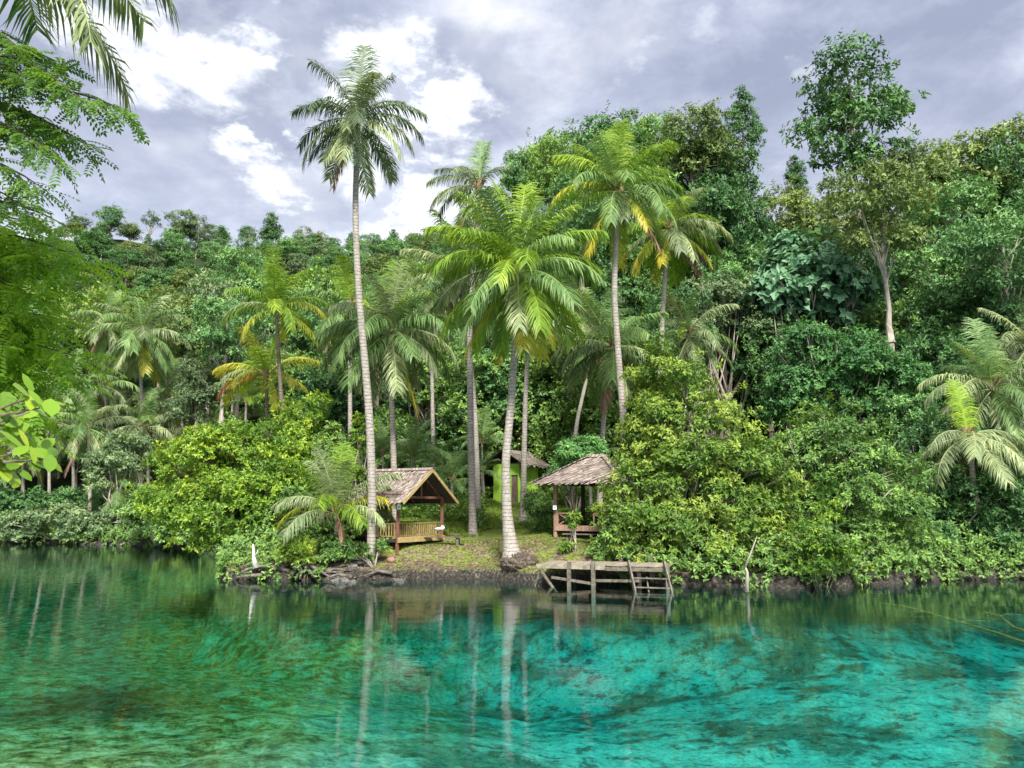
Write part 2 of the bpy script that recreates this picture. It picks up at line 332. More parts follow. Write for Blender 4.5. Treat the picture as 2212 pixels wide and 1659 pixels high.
def build_ground():
    xs = np.concatenate([np.linspace(-420, -60, 46)[:-1], np.linspace(-60, -24, 91)[:-1], np.linspace(-24, 34, 252)[:-1], np.linspace(34, 60, 60)[:-1], np.linspace(60, 420, 46)])
    ys = np.concatenate([np.linspace(-30, 2, 24)[:-1], np.linspace(2, 76, 330)[:-1], np.linspace(76, 600, 130)])
    X, Y = np.meshgrid(xs, ys); Z = ground_z(X, Y)
    V = np.stack([X, Y, Z], -1).reshape(-1, 3); nx, ny = len(xs), len(ys)
    i = (np.arange(ny-1)[:, None]*nx + np.arange(nx-1)[None]).ravel()
    Fq = np.stack([i, i+1, i+1+nx, i+nx], -1)
    m, g = new_mat('ground_surface')
    geo = g.n('ShaderNodeNewGeometry'); pos = geo.outputs['Position']; sep = g.n('ShaderNodeSeparateXYZ', {0: pos}); z = sep.outputs[2]
    # bed: pale marl with algae and weed patches
    nB = g.noise(pos, 5, 8, .8).outputs[0]
    big = g.ramp(g.noise(pos, .33, 9, .68, .2).outputs[0], [(.44, 0.0), (.475, .45), (.50, .75), (.56, 1.0)])
    sp = g.ramp(g.noise(pos, 1.5, 10, .74, .1).outputs[0], [(.42, .30), (.45, .78), (.52, 1.0), (.62, 1.15)])
    fine = g.ramp(g.noise(pos, 6.5, 8, .75).outputs[0], [(.38, .55), (.5, 1.0), (.65, 1.2)])
    bed = g.mix(big, (.12, .23, .18), (.62, .70, .57))
    bed = g.mix(1.0, g.mix(1.0, bed, sp, 'MULTIPLY'), fine, 'MULTIPLY')
    alg = g.ramp(g.noise(pos, 1.8, 10, .80).outputs[0], [(.40, (.03, .035, .01)), (.455, (.17, .14, .03)), (.51, (.46, .34, .11)), (.60, (.80, .60, .34))])
    alg = g.mix(1.0, alg, fine, 'MULTIPLY')
    xl = g.n('ShaderNodeMapRange', {0: g.math('ADD', sep.outputs[0], g.math('MULTIPLY', g.noise(pos, .25, 3).outputs[0], 8)), 1: 5.0, 2: -3.0, 3: 0.0, 4: 1.0}, interpolation_type='SMOOTHSTEP').outputs[0]
    bed = g.mix(xl, bed, alg)
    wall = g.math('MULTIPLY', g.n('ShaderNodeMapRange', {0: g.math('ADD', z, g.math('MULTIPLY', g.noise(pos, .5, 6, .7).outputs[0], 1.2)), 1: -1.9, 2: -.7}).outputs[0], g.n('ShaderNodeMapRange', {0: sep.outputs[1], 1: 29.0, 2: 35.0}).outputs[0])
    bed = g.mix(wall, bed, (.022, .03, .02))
    # land
    n1 = g.noise(pos, 1.1, 7, .7).outputs[0]; n2 = g.noise(pos, 7, 6, .75).outputs[0]; n3 = g.noise(pos, .35, 4, .6).outputs[0]
    soil = g.ramp(n2, [(.3, (.035, .025, .018)), (.46, (.13, .095, .068)), (.6, (.28, .22, .15)), (.74, (.46, .40, .28))])
    gr = g.ramp(n2, [(.3, (.08, .11, .02)), (.55, (.20, .25, .05)), (.7, (.32, .34, .10))])
    gm = g.ramp(g.math('ADD', g.math('ADD', g.math('MULTIPLY', n1, .65), g.math('MULTIPLY', n3, .4)), g.n('ShaderNodeMapRange', {0: sep.outputs[1], 1: 40.0, 2: 50.0, 3: -.05, 4: .06}).outputs[0]), [(.44, 0.0), (.53, 1.0)])
    land = g.mix(gm, soil, gr)
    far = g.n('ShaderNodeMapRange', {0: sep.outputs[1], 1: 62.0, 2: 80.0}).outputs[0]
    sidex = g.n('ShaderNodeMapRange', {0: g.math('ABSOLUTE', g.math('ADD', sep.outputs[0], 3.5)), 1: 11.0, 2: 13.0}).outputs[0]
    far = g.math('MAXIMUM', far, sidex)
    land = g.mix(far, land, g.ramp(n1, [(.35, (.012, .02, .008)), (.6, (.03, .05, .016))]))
    bankc = g.ramp(n2, [(.35, (.012, .011, .01)), (.55, (.06, .052, .045)), (.68, (.22, .21, .15))])
    bk = g.n('ShaderNodeMapRange', {0: g.math('ADD', z, g.math('MULTIPLY', n2, .3)), 1: .50, 2: .78}).outputs[0]
    land = g.mix(bk, bankc, land)
    wet = g.n('ShaderNodeMapRange', {0: z, 1: -.25, 2: .0}).outputs[0]
    col = g.mix(wet, bed, land)
    bm = g.n('ShaderNodeBump', {'Strength': .8, 'Distance': .1, 'Height': g.math('ADD', n2, g.math('MULTIPLY', nB, 1.5))}).outputs[0]
    p = g.n('ShaderNodeBsdfPrincipled', {'Base Color': col, 'Roughness': .9, 'Specular IOR Level': .15, 'Normal': bm}).outputs[0]
    g.n('ShaderNodeOutputMaterial', {0: p})
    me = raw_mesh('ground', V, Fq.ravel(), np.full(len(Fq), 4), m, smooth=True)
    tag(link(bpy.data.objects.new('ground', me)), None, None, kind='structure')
build_ground()
def build_water():
    m, g = new_mat('lake_water')
    pos = g.n('ShaderNodeNewGeometry').outputs['Position']
    mp = g.n('ShaderNodeMapping', {0: pos, 3: (.55, 1.5, 1)}).outputs[0]
    w1 = g.noise(mp, 1.1, 3, .5, .3).outputs[0]; w2 = g.noise(mp, 4.5, 3, .55, .6).outputs[0]
    big = g.ramp(g.noise(pos, .12, 3, .5).outputs[0], [(.35, .45), (.65, 1.25)])
    h = g.math('MULTIPLY', g.math('ADD', g.math('MULTIPLY', w1, .10), g.math('MULTIPLY', w2, .026)), big)
    b = g.n('ShaderNodeBump', {'Strength': 1.0, 'Distance': .10, 'Height': h}).outputs[0]
    fr = g.n('ShaderNodeFresnel', {'IOR': 1.34, 'Normal': b}).outputs[0]
    gl = g.n('ShaderNodeBsdfGlossy', {'Color': (.95, .98, .97, 1), 'Roughness': .0, 'Normal': b}).outputs[0]
    tr = g.n('ShaderNodeBsdfTransparent', {0: (.84, .97, .97, 1)}).outputs[0]
    mx = g.n('ShaderNodeMixShader', {0: g.math('MULTIPLY', fr, .92, clamp=True), 1: tr, 2: gl}).outputs[0]
    ab = g.n('ShaderNodeVolumeAbsorption', {'Color': (.20, .865, .875, 1), 'Density': .33}).outputs[0]
    g.n('ShaderNodeOutputMaterial', {0: mx, 1: ab})
    mb = MB(); mb.box((0, 45, -10), (640, 150, 20))
    o = mb.build('water', m); tag(o, None, None, kind='structure')
build_water()
# ------------------------------------------------------------------ foliage
class Leaves:
    """collects leaves (base point, axis, normal, length, width, tint) and makes one mesh of folded blades"""
    def __init__(s): s.a = []
    def add(s, pos, d, n, L, Wd, t):
        k = len(pos)
        s.a.append(np.concatenate([pos, d, n, np.broadcast_to(np.asarray(L, float), (k,))[:, None], np.broadcast_to(np.asarray(Wd, float), (k,))[:, None], np.broadcast_to(np.asarray(t, float), (k,))[:, None]], 1))
    def arrays(s, fold=.18):
        A = np.concatenate(s.a); p, d, n = A[:, :3], nrm(A[:, 3:6]), A[:, 6:9]
        n = nrm(n-(n*d).sum(1, keepdims=True)*d); L, w, t = A[:, 9:10], A[:, 10:11], A[:, 11]
        sd_ = np.cross(d, n)
        V = np.stack([p, p+d*L*.48+sd_*w*.5+n*w*fold, p+d*L-n*L*.08, p+d*L*.48-sd_*w*.5+n*w*fold], 1)
        return V.reshape(-1, 3), t
    def oval(s, name, mat, off=(0, 0, 0)):
        A = np.concatenate(s.a); p, d, n = A[:, :3], nrm(A[:, 3:6]), A[:, 6:9]; n = nrm(n-(n*d).sum(1, keepdims=True)*d); L, w, t = A[:, 9:10], A[:, 10:11], A[:, 11]; sd_ = np.cross(d, n)
        mid = p+d*L*.55-n*w*.1; pts = [p]; k = len(t)
        for (a, b) in ((.22, .36), (.5, .5), (.78, .38)): pts.append(p+d*L*a+sd_*w*b-n*L*.12*a*a)
        pts.append(p+d*L-n*L*.14)
        for (a, b) in ((.78, .38), (.5, .5), (.22, .36)): pts.append(p+d*L*a-sd_*w*b-n*L*.12*a*a)
        pts.append(mid); V = np.stack(pts, 1).reshape(-1, 3); i = np.arange(k)*9
        tri = np.stack([np.stack([i+8, i+j, i+(j+1) % 8], 1) for j in range(8)], 1).reshape(-1, 3)
        return raw_mesh(name, V-np.array(off), tri.ravel(), np.full(8*k, 3), mat, np.repeat(np.clip(t, 0, 1), 8), smooth=True)
    def mesh(s, name, mat, off=(0, 0, 0), fold=.18):
        V, t = s.arrays(fold); k = len(t)
        return raw_mesh(name, V-np.array(off), np.arange(4*k), np.full(k, 4), mat, np.clip(t, 0, 1))
def rdir(rng, k, zlo=-1, zhi=1):
    z = rng.uniform(zlo, zhi, k); a = rng.uniform(0, 2*np.pi, k); r = np.sqrt(np.maximum(1-z*z, 0))
    return np.stack([r*np.cos(a), r*np.sin(a), z], 1)
def twigs(lv, rng, Pt, A, nl, ll, lw, spread=1.0, droop=.25, tint=.5, tj=.25):
    M_ = len(Pt); A = nrm(A)
    e1 = nrm(np.cross(A, rdir(rng, M_))); e2 = np.cross(A, e1)
    a0 = rng.uniform(0, 6.28, M_)
    for k in range(nl):
        a = a0+2*np.pi*k/nl+rng.uniform(-.4, .4, M_); s = spread+rng.uniform(-.35, .3, M_)
        d = A*np.cos(s)[:, None]+(e1*np.cos(a)[:, None]+e2*np.sin(a)[:, None])*np.sin(s)[:, None]
        d[:, 2] -= droop*rng.uniform(.3, 1.5, M_); d = nrm(d)
        n = A+rdir(rng, M_)*.35; n[:, 2] += .35
        L = ll*rng.uniform(.6, 1.25, M_)
        lv.add(Pt+A*(rng.uniform(-.5, .6, M_)*ll)[:, None], d, n, L, lw*L/ll*rng.uniform(.8, 1.2, M_), tint+rng.uniform(-tj, tj, M_))
def crown(rng, ells, ncl, cr, ntw, nl, ll, lw, spread=1.0, droop=.25, flat=.65, shell=.55, up=-.45, tj=.3):
    """ells: [(centre, radii, weight)].  returns Leaves and the clump centres"""
    lv = Leaves(); cc = []
    wts = np.array([e[2] if len(e) > 2 else e[1][0]*e[1][2] for e in ells]); wts = wts/wts.sum()
    for (e, w) in zip(ells, wts):
        c = np.array(e[0], float); r = np.array(e[1], float); k = max(2, int(ncl*w))
        dr = rdir(rng, k, -.75, 1); rad = rng.uniform(shell, 1.0, k)
        C_ = c+dr*r*rad[:, None]; cc += list(C_)
        for i in range(k):
            q = cr*rng.uniform(.6, 1.3); n_ = max(3, int(ntw*(q/cr)**2))
            dv = rdir(rng, n_, up, 1); rr = rng.uniform(.55, 1.08, n_)
            off = dv*rr[:, None]*q; off[:, 2] *= flat
            pt = C_[i]+off; ax = dv*.9+dr[i]*.55+np.array([0, 0, .25])+rdir(rng, n_)*.3
            twigs(lv, rng, pt, ax, nl, ll, lw, spread, droop, .5+rng.uniform(-.28, .28), tj)
        # loose shoots beyond the outline
        k2 = int(k*.45); dr2 = rdir(rng, k2, -.5, 1); S_ = c+dr2*r*rng.uniform(1.0, 1.06, k2)[:, None]+dr2*cr*rng.uniform(.2, 1.0, k2)[:, None]
        for i in range(k2):
            n_ = max(3, ntw//6); pt = S_[i]+rdir(rng, n_)*cr*.3-dr2[i]*cr*rng.uniform(0, 1, n_)[:, None]*.8
            twigs(lv, rng, pt, np.tile(dr2[i]+np.array([0, 0, .4]), (n_, 1)), nl, ll, lw, spread, droop, .62+rng.uniform(-.25, .35), tj)
    return lv, np.array(cc)
def limbs(rng, base, top, r0, cc, nlimb, r1=.35, wob=.3, lean=.0, seg=9, low=.35):
    """tapered trunk from base to top and limbs to some clump centres"""
    mb = MB(); base = Vector(base); top = Vector(top); pts = []; rad = []
    pr = random.Random(int(rng.integers(1e9)))
    for i in range(seg+1):
        t = i/seg; w = math.sin(t*math.pi)*wob
        pts.append(base.lerp(top, t)+Vector((pr.uniform(-w, w)*.4, pr.uniform(-w, w)*.4, 0)))
        rad.append(r0*((1-t)*(1-r1)+r1)*(1+.6*max(0, .12-t)/.12))
    mb.tube(pts, rad, 8, rough=.06, rng=pr)
    if len(cc):
        idx = rng.choice(len(cc), min(nlimb, len(cc)), replace=False)
        for i in idx:
            c = Vector(cc[i]); t = low+(1-low)*pr.random()*.95
            t = min(t, max(low, (c.z-base.z)/max(.1, top.z-base.z)*.9)); s0 = base.lerp(top, max(.05, t)); rr = r0*((1-t)*(1-r1)+r1)*.55
            mid = s0.lerp(c, .5)+Vector((pr.uniform(-.1, .1), pr.uniform(-.1, .1), .12))*(c-s0).length
            mb.tube([s0, s0.lerp(mid, .5)+Vector((0, 0, .02)), mid, mid.lerp(c, .6), c], [rr, rr*.75, rr*.55, rr*.35, rr*.15], 5)
    return mb
def curtain(lv, rng, starts, lens, step, ll, lw, sway=.15, tint=.6):
    for p, Ln in zip(starts, lens):
        k = max(3, int(Ln/step)); t = np.linspace(0, 1, k)
        x = p[0]+np.cumsum(rng.normal(0, sway*step, k)); y = p[1]+np.cumsum(rng.normal(0, sway*step, k)); z = p[2]-t*Ln
        pts = np.stack([x, y, z], 1)
        for q in range(3):
            d = rdir(rng, k, -.9, .1); lv.add(pts+rng.normal(0, ll*.5, (k, 3)), d, rdir(rng, k, -.1, 1)+np.array([0, -.4, .2]), ll*rng.uniform(.7, 1.2, k), lw, tint+rng.uniform(-.3, .3, k))
# --- generic forest crowns, shared between trees of one build.  unit: crown about 2 wide, base of trunk at z=0, top at z=h
FT = {}
def proto(kind):
    if kind in FT: return FT[kind]
    seed = sum(ord(c)*(i+3) for i, c in enumerate(kind)); rng = np.random.default_rng(seed)
    k = kind.split('_')[0]
    if k == 'round':
        el = [((0, 0, 9.5), (4.2, 4.2, 3.6)), ((-2.0, .5, 7.2), (2.6, 2.6, 2.2)), ((2.2, -.6, 7.0), (2.7, 2.7, 2.3))]; H = 12; a = (70, 1.25, 26, 5, .42, .2)
    elif k == 'tall':
        el = [((0, 0, 13.2), (3.0, 3.0, 2.6)), ((1.4, 0, 10.4), (3.4, 3, 2.3)), ((-1.7, .3, 9.0), (2.7, 2.6, 2.0)), ((.6, 0, 7.0), (2.2, 2.2, 1.6))]; H = 15; a = (64, 1.1, 26, 5, .4, .19)
    elif k == 'flat':
        el = [((0, 0, 10.2), (4.8, 4.8, 1.3)), ((-2.2, 0, 8.6), (3.2, 3.2, .9)), ((2.6, .4, 7.6), (3.0, 3, .8)), ((-.5, 0, 6.2), (3.0, 3.0, .8))]; H = 11.5; a = (70, 1.15, 28, 5, .36, .17)
    elif k == 'sparse':
        el = [((0, 0, 11.6), (2.6, 2.6, 2.0)), ((2.3, 0, 9.6), (2.2, 2.2, 1.2)), ((-2.3, 0, 8.9), (2.2, 2.2, 1.2))]; H = 13.5; a = (30, .95, 20, 4, .4, .18)
    elif k == 'cone':
        el = [((0, 0, 11.4), (1.3, 1.3, 1.7)), ((0, 0, 8.8), (2.4, 2.4, 1.8)), ((.3, 0, 6.0), (3.1, 3.1, 1.9))]; H = 13; a = (52, 1.0, 28, 5, .38, .18)
    elif k == 'vine':
        el = [((0, 0, 9.8), (3.4, 3.2, 2.2)), ((-1.2, 0, 6.8), (3.0, 2.8, 3.0)), ((1.6, 0, 5.0), (2.8, 2.6, 3.2))]; H = 12; a = (80, 1.05, 30, 5, .33, .17)
    lv, cc = crown(rng, el, a[0], a[1], a[2], a[3], a[4], a[5])
    if k == 'vine':
        top = cc[rng.integers(0, len(cc), 34)]+np.array([0, -.6, .3]); curtain(lv, rng, top, rng.uniform(2, 6, 34), .16, .26, .15, .3, .7)
    mb = limbs(rng, (0, 0, -1), (0, 0, H*.86), .26, cc, 14, wob=.5)
    FT[kind] = (lv, mb, H); return FT[kind]
FM = {}
def forest_tree(px, ytop, ybase, d, kind, mat, label, wpx=None, bark='bark', name='forest_tree', group=None, rz=0, sink=True, ysq=1.0):
    """a tree whose crown top shows at (px, ytop); it grows from the ground at distance d"""
    lv, mb, H = proto(kind)
    c = P(px, ytop+7, d); z0 = gz(c.x, c.y)
    h = max(3.0, c.z-z0); sx = wpx*1.15*(d*S/F)/9.0; sz = min(sx*1.12, h/H)
    key = (kind, mat)
    if key not in FM: FM[key] = lv.mesh('crown_'+kind, M[mat])
    kb = (kind, bark)
    if kb not in FM: FM[kb] = mb.mesh('trunk_'+kind, M[bark])
    t = thing(name, label, 'tree', (c.x, c.y, z0), 0, group)
    put('trunk', FM[kb], t, (0, 0, h-H*sz), s=(sx*.9, sx*.9, sz), rz=rz)
    if h-H*sz > .3:
        k2 = ('stem', bark)
        if k2 not in FM:
            q = MB(); q.tube([(0, 0, -.1), (.03, 0, .3), (-.02, .02, .7), (0, 0, 1)], [.42, .3, .26, .25], 8); FM[k2] = q.mesh('lower_trunk', M[bark])
        put('lower_trunk', FM[k2], t, (0, 0, -.3), s=(sx*1.05, sx*1.05, h-H*sz+.5))
    put('crown', FM[key], t, (0, 0, h-H*sz), s=(sx, sx*ysq, sz), rz=rz)
    return t
# --- coconut palms
FR = {}
CURL = {85: 22, 70: 45, 55: 70, 40: 88, 25: 95, 10: 90, -10: 68, -30: 48, -50: 28, -70: 12}
def frond_mesh(el, seed, mat, Lr=4.6, dead=False):
    key = (el, seed, mat, dead)
    if key in FR: return FR[key]
    rng = np.random.default_rng(abs(el)*31+seed*7+(1 if el < 0 else 0)); N = 62
    nseg = 16; tt = np.linspace(0, 1, nseg+1); an = np.radians(el-(CURL[el]+rng.uniform(-8, 8))*tt**1.25)
    step = Lr/nseg
    x = np.concatenate([[0], np.cumsum(np.cos(an[:-1])*step)]); z = np.concatenate([[0], np.cumsum(np.sin(an[:-1])*step)])
    yb = rng.uniform(-.25, .25)*tt**2
    mb = MB(); mb.tube([(x[i], yb[i], z[i]) for i in range(nseg+1)], [.045*(1-t)+.01 for t in tt], 4, tint=.8)
    V = list(mb.v); F_ = [list(f) for f in mb.f]; T = [.78]*len(F_); nb = len(V)
    aV = []; lp = []; ct = []; ti = []
    yel = rng.uniform(0, 1, 2)
    for side in (-1, 1):
        t = np.linspace(.13, .995, N)+rng.uniform(-.004, .004, N)
        t = np.clip(t, 0, 1); px_ = np.interp(t, tt, x); pz_ = np.interp(t, tt, z); py_ = np.interp(t, tt, yb); a = np.interp(t, tt, an)
        T_ = np.stack([np.cos(a), 0*a, np.sin(a)], 1); U = np.stack([-np.sin(a), 0*a, np.cos(a)], 1); Sd = np.tile([0, side, 0], (N, 1))
        prof = np.interp(t, [.1, .22, .45, .75, 1], [.5, 1.0, 1.15, 1.0, .6])*1.22*np.where(rng.random(N) < .07, .45, 1)*rng.uniform(.85, 1.08, N)
        if dead: prof *= .8
        fw = .36+.42*t[:, None]
        d1 = nrm(Sd*.95+T_*fw+U*.22+rng.normal(0, .11, (N, 3)))
        g = rng.uniform(.4, 1.1, N)*(1.9 if dead else 1.0); g *= np.clip(1.2-.55*np.sin(np.maximum(a, 0)), .5, 1.2)
        d2 = nrm(d1+np.stack([0*g, 0*g, -g*.55], 1)); d3 = nrm(d1+np.stack([0*g, 0*g, -g*1.65], 1))
        p0 = np.stack([px_, py_, pz_], 1); L = prof[:, None]
        p1 = p0+d2*L*.45; p2 = p1+d3*L*.55
        n1 = nrm(np.cross(d2, T_*.9+U*.15)); wv = nrm(np.cross(n1, d2)); wd = .031*(.7 if dead else 1)
        vs = np.stack([p0-wv*wd*.7, p0+wv*wd*.7, p1+wv*wd, p1-wv*wd, p2], 1).reshape(-1, 3)
        b = nb+len(aV)*N*5; i = b+np.arange(N)*5
        quads = np.stack([i, i+1, i+2, i+3], 1); tris = np.stack([i+3, i+2, i+4], 1)
        aV.append(vs); lp.append((quads, tris)); tv = rng.uniform(-.35, .35, N)+(.5 if mat not in ('palmyellow', 'palmorange') else .15+.75*t)
        ti.append(tv)
    V = np.concatenate([np.array(V)]+aV)
    loops = [j for f in F_ for j in f]; counts = [len(f) for f in F_]
    for (q, r), tv in zip(lp, ti):
        loops += list(q.ravel()); counts += [4]*len(q); T += list(tv)
        loops += list(r.ravel()); counts += [3]*len(r); T += list(tv)
    me = raw_mesh('frond', V, loops, counts, M[mat], np.clip(T, 0, 1)); FR[key] = me
    return me
NUT = {}
def nut_mesh():
    if 'n' not in NUT:
        mb = MB(); mb.blob((0, 0, 0), (.13, .13, .16), random.Random(3), .05, 8, 6); NUT['n'] = mb.mesh('coconut', M['nut'], smooth=True)
    return NUT['n']
def palm(pts, d, rt, Lf, n, label, mats=('palm', 'palmgrey'), yellow=0, dead=0, nuts=0, bark='ptrunk', seed=1, basebulge=1.0, dbase=None, group='coconut palms', ellim=(85, -55), extra=None, name='coconut_palm', ground=True):
    """pts: picture points from the crown down to the foot; d: distance; rt: trunk radius (m); Lf: frond length (m)"""
    rnd = random.Random(seed); k = len(pts); dbase = dbase or d
    W_ = [P(p[0], p[1], d+(dbase-d)*i/(k-1)) for i, p in enumerate(pts)]
    foot = W_[-1]; z0 = gz(foot.x, foot.y)
    if ground: foot.z = z0-.15
    t = thing(name, label, 'palm tree', (foot.x, foot.y, z0), 0, group)
    o = Vector((foot.x, foot.y, z0))
    # smooth trunk curve through the points
    C_ = W_[::-1]; fine = []
    for i in range(len(C_)-1):
        p0 = C_[max(i-1, 0)]; p1 = C_[i]; p2 = C_[i+1]; p3 = C_[min(i+2, len(C_)-1)]
        m_ = max(3, int((p2-p1).length/.35))
        for j in range(m_):
            s = j/m_; fine.append(.5*((2*p1)+(p2-p0)*s+(2*p0-5*p1+4*p2-p3)*s*s+(3*p1-3*p2+p3-p0)*s**3))
    fine.append(C_[-1]); K = len(fine)-1; rad = []
    for i in range(K+1):
        s = i/K; h = (fine[i]-fine[0]).length
        rad.append(rt*(1-.38*s)*(1+.75*basebulge*math.exp(-h/(.55*max(.6, basebulge))))*(1+.03*math.sin(i*2.4)))
    mb = MB(); mb.tube([p-o for p in fine], rad, 12, rough=.03, rng=rnd); mb.build('trunk', M[bark], t, smooth=True)
    top = fine[-1]-o
    # crown heart
    mb = MB()
    for i in range(16):
        a = rnd.uniform(0, 6.28); l = rnd.uniform(.5, 1.0)*Lf/4.6; e = rnd.uniform(.5, 1.3)
        mb.tube([top+Vector((0, 0, -.25)), top+Vector((math.cos(a)*.16, math.sin(a)*.16, .1)), top+Vector((math.cos(a)*l*math.cos(e), math.sin(a)*l*math.cos(e), .15+l*math.sin(e)*.8))], [rt*.75, rt*.55, .02], 5, rough=.1, rng=rnd)
    mb.build('leaf_sheath', M['fibre'], t)
    els = sorted(CURL); a = rnd.uniform(0, 6.28)
    for i in range(n):
        f = i/(n-1); e0 = ellim[0]+(ellim[1]-ellim[0])*f**.9+rnd.uniform(-7, 7)
        e = min(els, key=lambda q: abs(q-e0)); a += 2.39996+rnd.uniform(-.25, .25)
        rank = n-1-i; mt = mats[0] if rnd.random() < .68-.45*f else mats[1]; lab = None; dd = False
        if rank < dead: mt = 'palmdead'; dd = True; lab = 'dead brown frond hanging down'; e = -70 if rank % 2 else -50
        elif rank < dead+yellow: mt = 'palmyellow'; lab = 'frond turning yellow'
        ln = Lf/4.6*(1.0-.12*abs(f-.4))*rnd.uniform(.9, 1.08)*(.82 if f < .1 else 1)
        put('frond', frond_mesh(e, rnd.randint(0, 1), mt, dead=dd), t, top+Vector((0, 0, .1-.3*f)), a, ln, lab).rotation_euler = (rnd.uniform(-.3, .3), rnd.uniform(-.12, .12), a)
    for (az, e, mt, ls) in (extra or []):
        put('frond', frond_mesh(e, 0, mt, dead=mt == 'palmdead'), t, top, R(az), Lf/4.6*ls, {'palmyellow': 'frond turning yellow', 'palmorange': 'orange dying frond', 'palmdead': 'dead brown frond hanging down'}.get(mt))
    for i in range(nuts):
        a = rnd.uniform(0, 6.28); r = rnd.uniform(.22, .42)
        put('coconut', nut_mesh(), t, top+Vector((math.cos(a)*r, math.sin(a)*r, -rnd.uniform(.05, .5))), a, rnd.uniform(.75, 1.1)*max(.8, Lf/4.6))
    return t
# ------------------------------------------------------------------ buildings
def thatch_slope(mb, st, a, b, c, d, rows, rnd, jag=.06, row_w=.14):
    """slope with eave a-b and ridge d-c (a under d).  mb: base slab, st: thatch strips"""
    a, b, c, d = map(Vector, (a, b, c, d)); n = (b-a).cross(d-a).normalized()
    if n.z < 0: n = -n
    mb.add([a, b, c, d, a-n*.07, b-n*.07, c-n*.07, d-n*.07], [(0, 1, 2, 3), (7, 6, 5, 4), (0, 4, 5, 1), (2, 6, 7, 3), (1, 5, 6, 2), (0, 3, 7, 4)])
    for r in range(rows):
        t0 = r/rows; l = a.lerp(d, t0); q = b.lerp(c, t0); W_ = (q-l).length
        if W_ < .1: continue
        k = max(2, int(W_/row_w)); sl = (d-a)*(1/rows)
        for i in range(k):
            for z in range(2):
                s = (i+rnd.uniform(-.1, 1))/k; w = row_w*rnd.uniform(.5, .95); e = (q-l)/W_
                p = l.lerp(q, min(max(s, .0), 1)); ext = rnd.uniform(.25, .75)
                lo = p-sl*ext+n*(.045+rnd.uniform(0, .035))+Vector((0, 0, -jag*rnd.random()*(2.0 if r == 0 else 1))); hi = p+sl*.95+n*.02
                sk = e*rnd.uniform(-.06, .06); tt = rnd.uniform(.15, .9)
                st.add([lo-e*w*.5+sk, lo+e*w*.5+sk, hi+e*w*.5, hi-e*w*.5], [(0, 1, 2, 3)], tt)
def pavilion():
    A = P(398, 505, 28.3); B = P(442, 505, 30.6); u = Vector((B.x-A.x, B.y-A.y, 0)); w = u.length; rz = math.atan2(u.y, u.x)
    z0 = gz(A.x, A.y); t = thing('gabled_pavilion', 'open sided pavilion with a gabled thatch roof and yellow railings behind the tall palm', 'pavilion', (A.x, A.y, z0), rz)
    L = 4.6; ze = 3.12; zr = 4.62; zf = .85; rnd = random.Random(5)
    def post(x, y, z1, lab=None, zb=-.3):
        mb = MB(); mb.bar((x, y, zb), (x+.02, y, z1), .13, .13, (0, 1, 0)); return mb.build('post', M['redwood'], t)
    post(0, 0, ze); post(w, 0, ze); post(0, L, ze); post(w, L, ze); post(0, L/2, ze, zb=0)
    mb = MB(); st = MB(); ov = .55; gov = .75; h = (w/2); sl = (zr-ze)/(h+ov*.0+.001)
    el = ze-.03-ov*sl*.75; x0, x1 = -ov, w+ov; y0, y1 = -gov, L+.6
    thatch_slope(mb, st, (x0, y0, el), (x0, y1, el), (h, y1, zr), (h, y0, zr), 12, rnd)
    thatch_slope(mb, st, (x1, y0, el), (x1, y1, el), (h, y1, zr), (h, y0, zr), 12, rnd)
    for i in range(60):
        y = y0+(y1-y0)*i/59; st.add([(h-.2, y-.08, zr-.03), (h-.2, y+.1, zr-.05), (h+.02, y+.1, zr+.12), (h+.02, y-.08, zr+.11)], [(0, 1, 2, 3)], rnd.uniform(.2, .8))
        st.add([(h+.22, y-.08, zr-.03), (h+.2, y+.1, zr-.05), (h, y+.1, zr+.12), (h, y-.08, zr+.115)], [(0, 1, 2, 3)], rnd.uniform(.2, .8))
    rf = mb.build('roof', M['thatchbase'], t); st.build('thatch', M['thatch'], rf)
    mb = MB()
    for (a, b) in (((x0, y0-.04, el-.06), (h, y0-.04, zr-.05)), ((x1, y0-.04, el-.06), (h, y0-.04, zr-.05))): mb.bar(a, b, .04, .17)
    mb.build('barge_board', M['yellowwood'], rf)
    mb = MB()
    for y in (0, L/2, L):
        mb.bar((0, y, ze-.06), (w, y, ze-.06), .09, .13); mb.bar((h, y, ze-.06), (h, y, zr-.12), .09, .09, (0, 1, 0))
        mb.bar((x0+.1, y+.1, el), (h, y+.1, zr-.14), .07, .1); mb.bar((x1-.1, y+.1, el), (h, y+.1, zr-.14), .07, .1)
    for x in (0, w): mb.bar((x, -.5, ze+.06), (x, L+.3, ze+.06), .09, .12)
    mb.build('roof_frame', M['redwood'], t)
    mb = MB(); mb.box((w/2, L/2, zf-.03), (w-.14, L-.14, .06)); mb.build('floor', M['greywood'], t)
    mb = MB(); mb.bar((-.08, -.12, zf-.09), (w+.15, -.12, zf-.09), .05, .27); mb.box((w/2, .1, zf+.02), (w+.1, .42, .05)); mb.build('bench_board', M['yellowwood'], t)
    mb = MB(); mb.bar((-.1, 0, zf-.1), (-.1, L, zf-.1), .06, .2); mb.bar((w+.1, 0, zf-.1), (w+.1, L, zf-.1), .06, .2); mb.build('floor_beam', M['darkwood'], t)
    def rail(a, b):
        a, b = Vector(a), Vector(b); mb = MB(); n = int((b-a).length/.2); up = Vector((0, 0, 1))
        mb.bar(a+up*.78, b+up*.78, .07, .06); mb.bar(a+up*.1, b+up*.1, .06, .06)
        for i in range(n+1):
            p = a.lerp(b, (i+.5)/(n+1)); mb.bar(p+up*.13, p+up*.75, .085, .03, (b-a).normalized(), tint=rnd.uniform(.2, .9))
        mb.build('railing', M['railwood'], t)
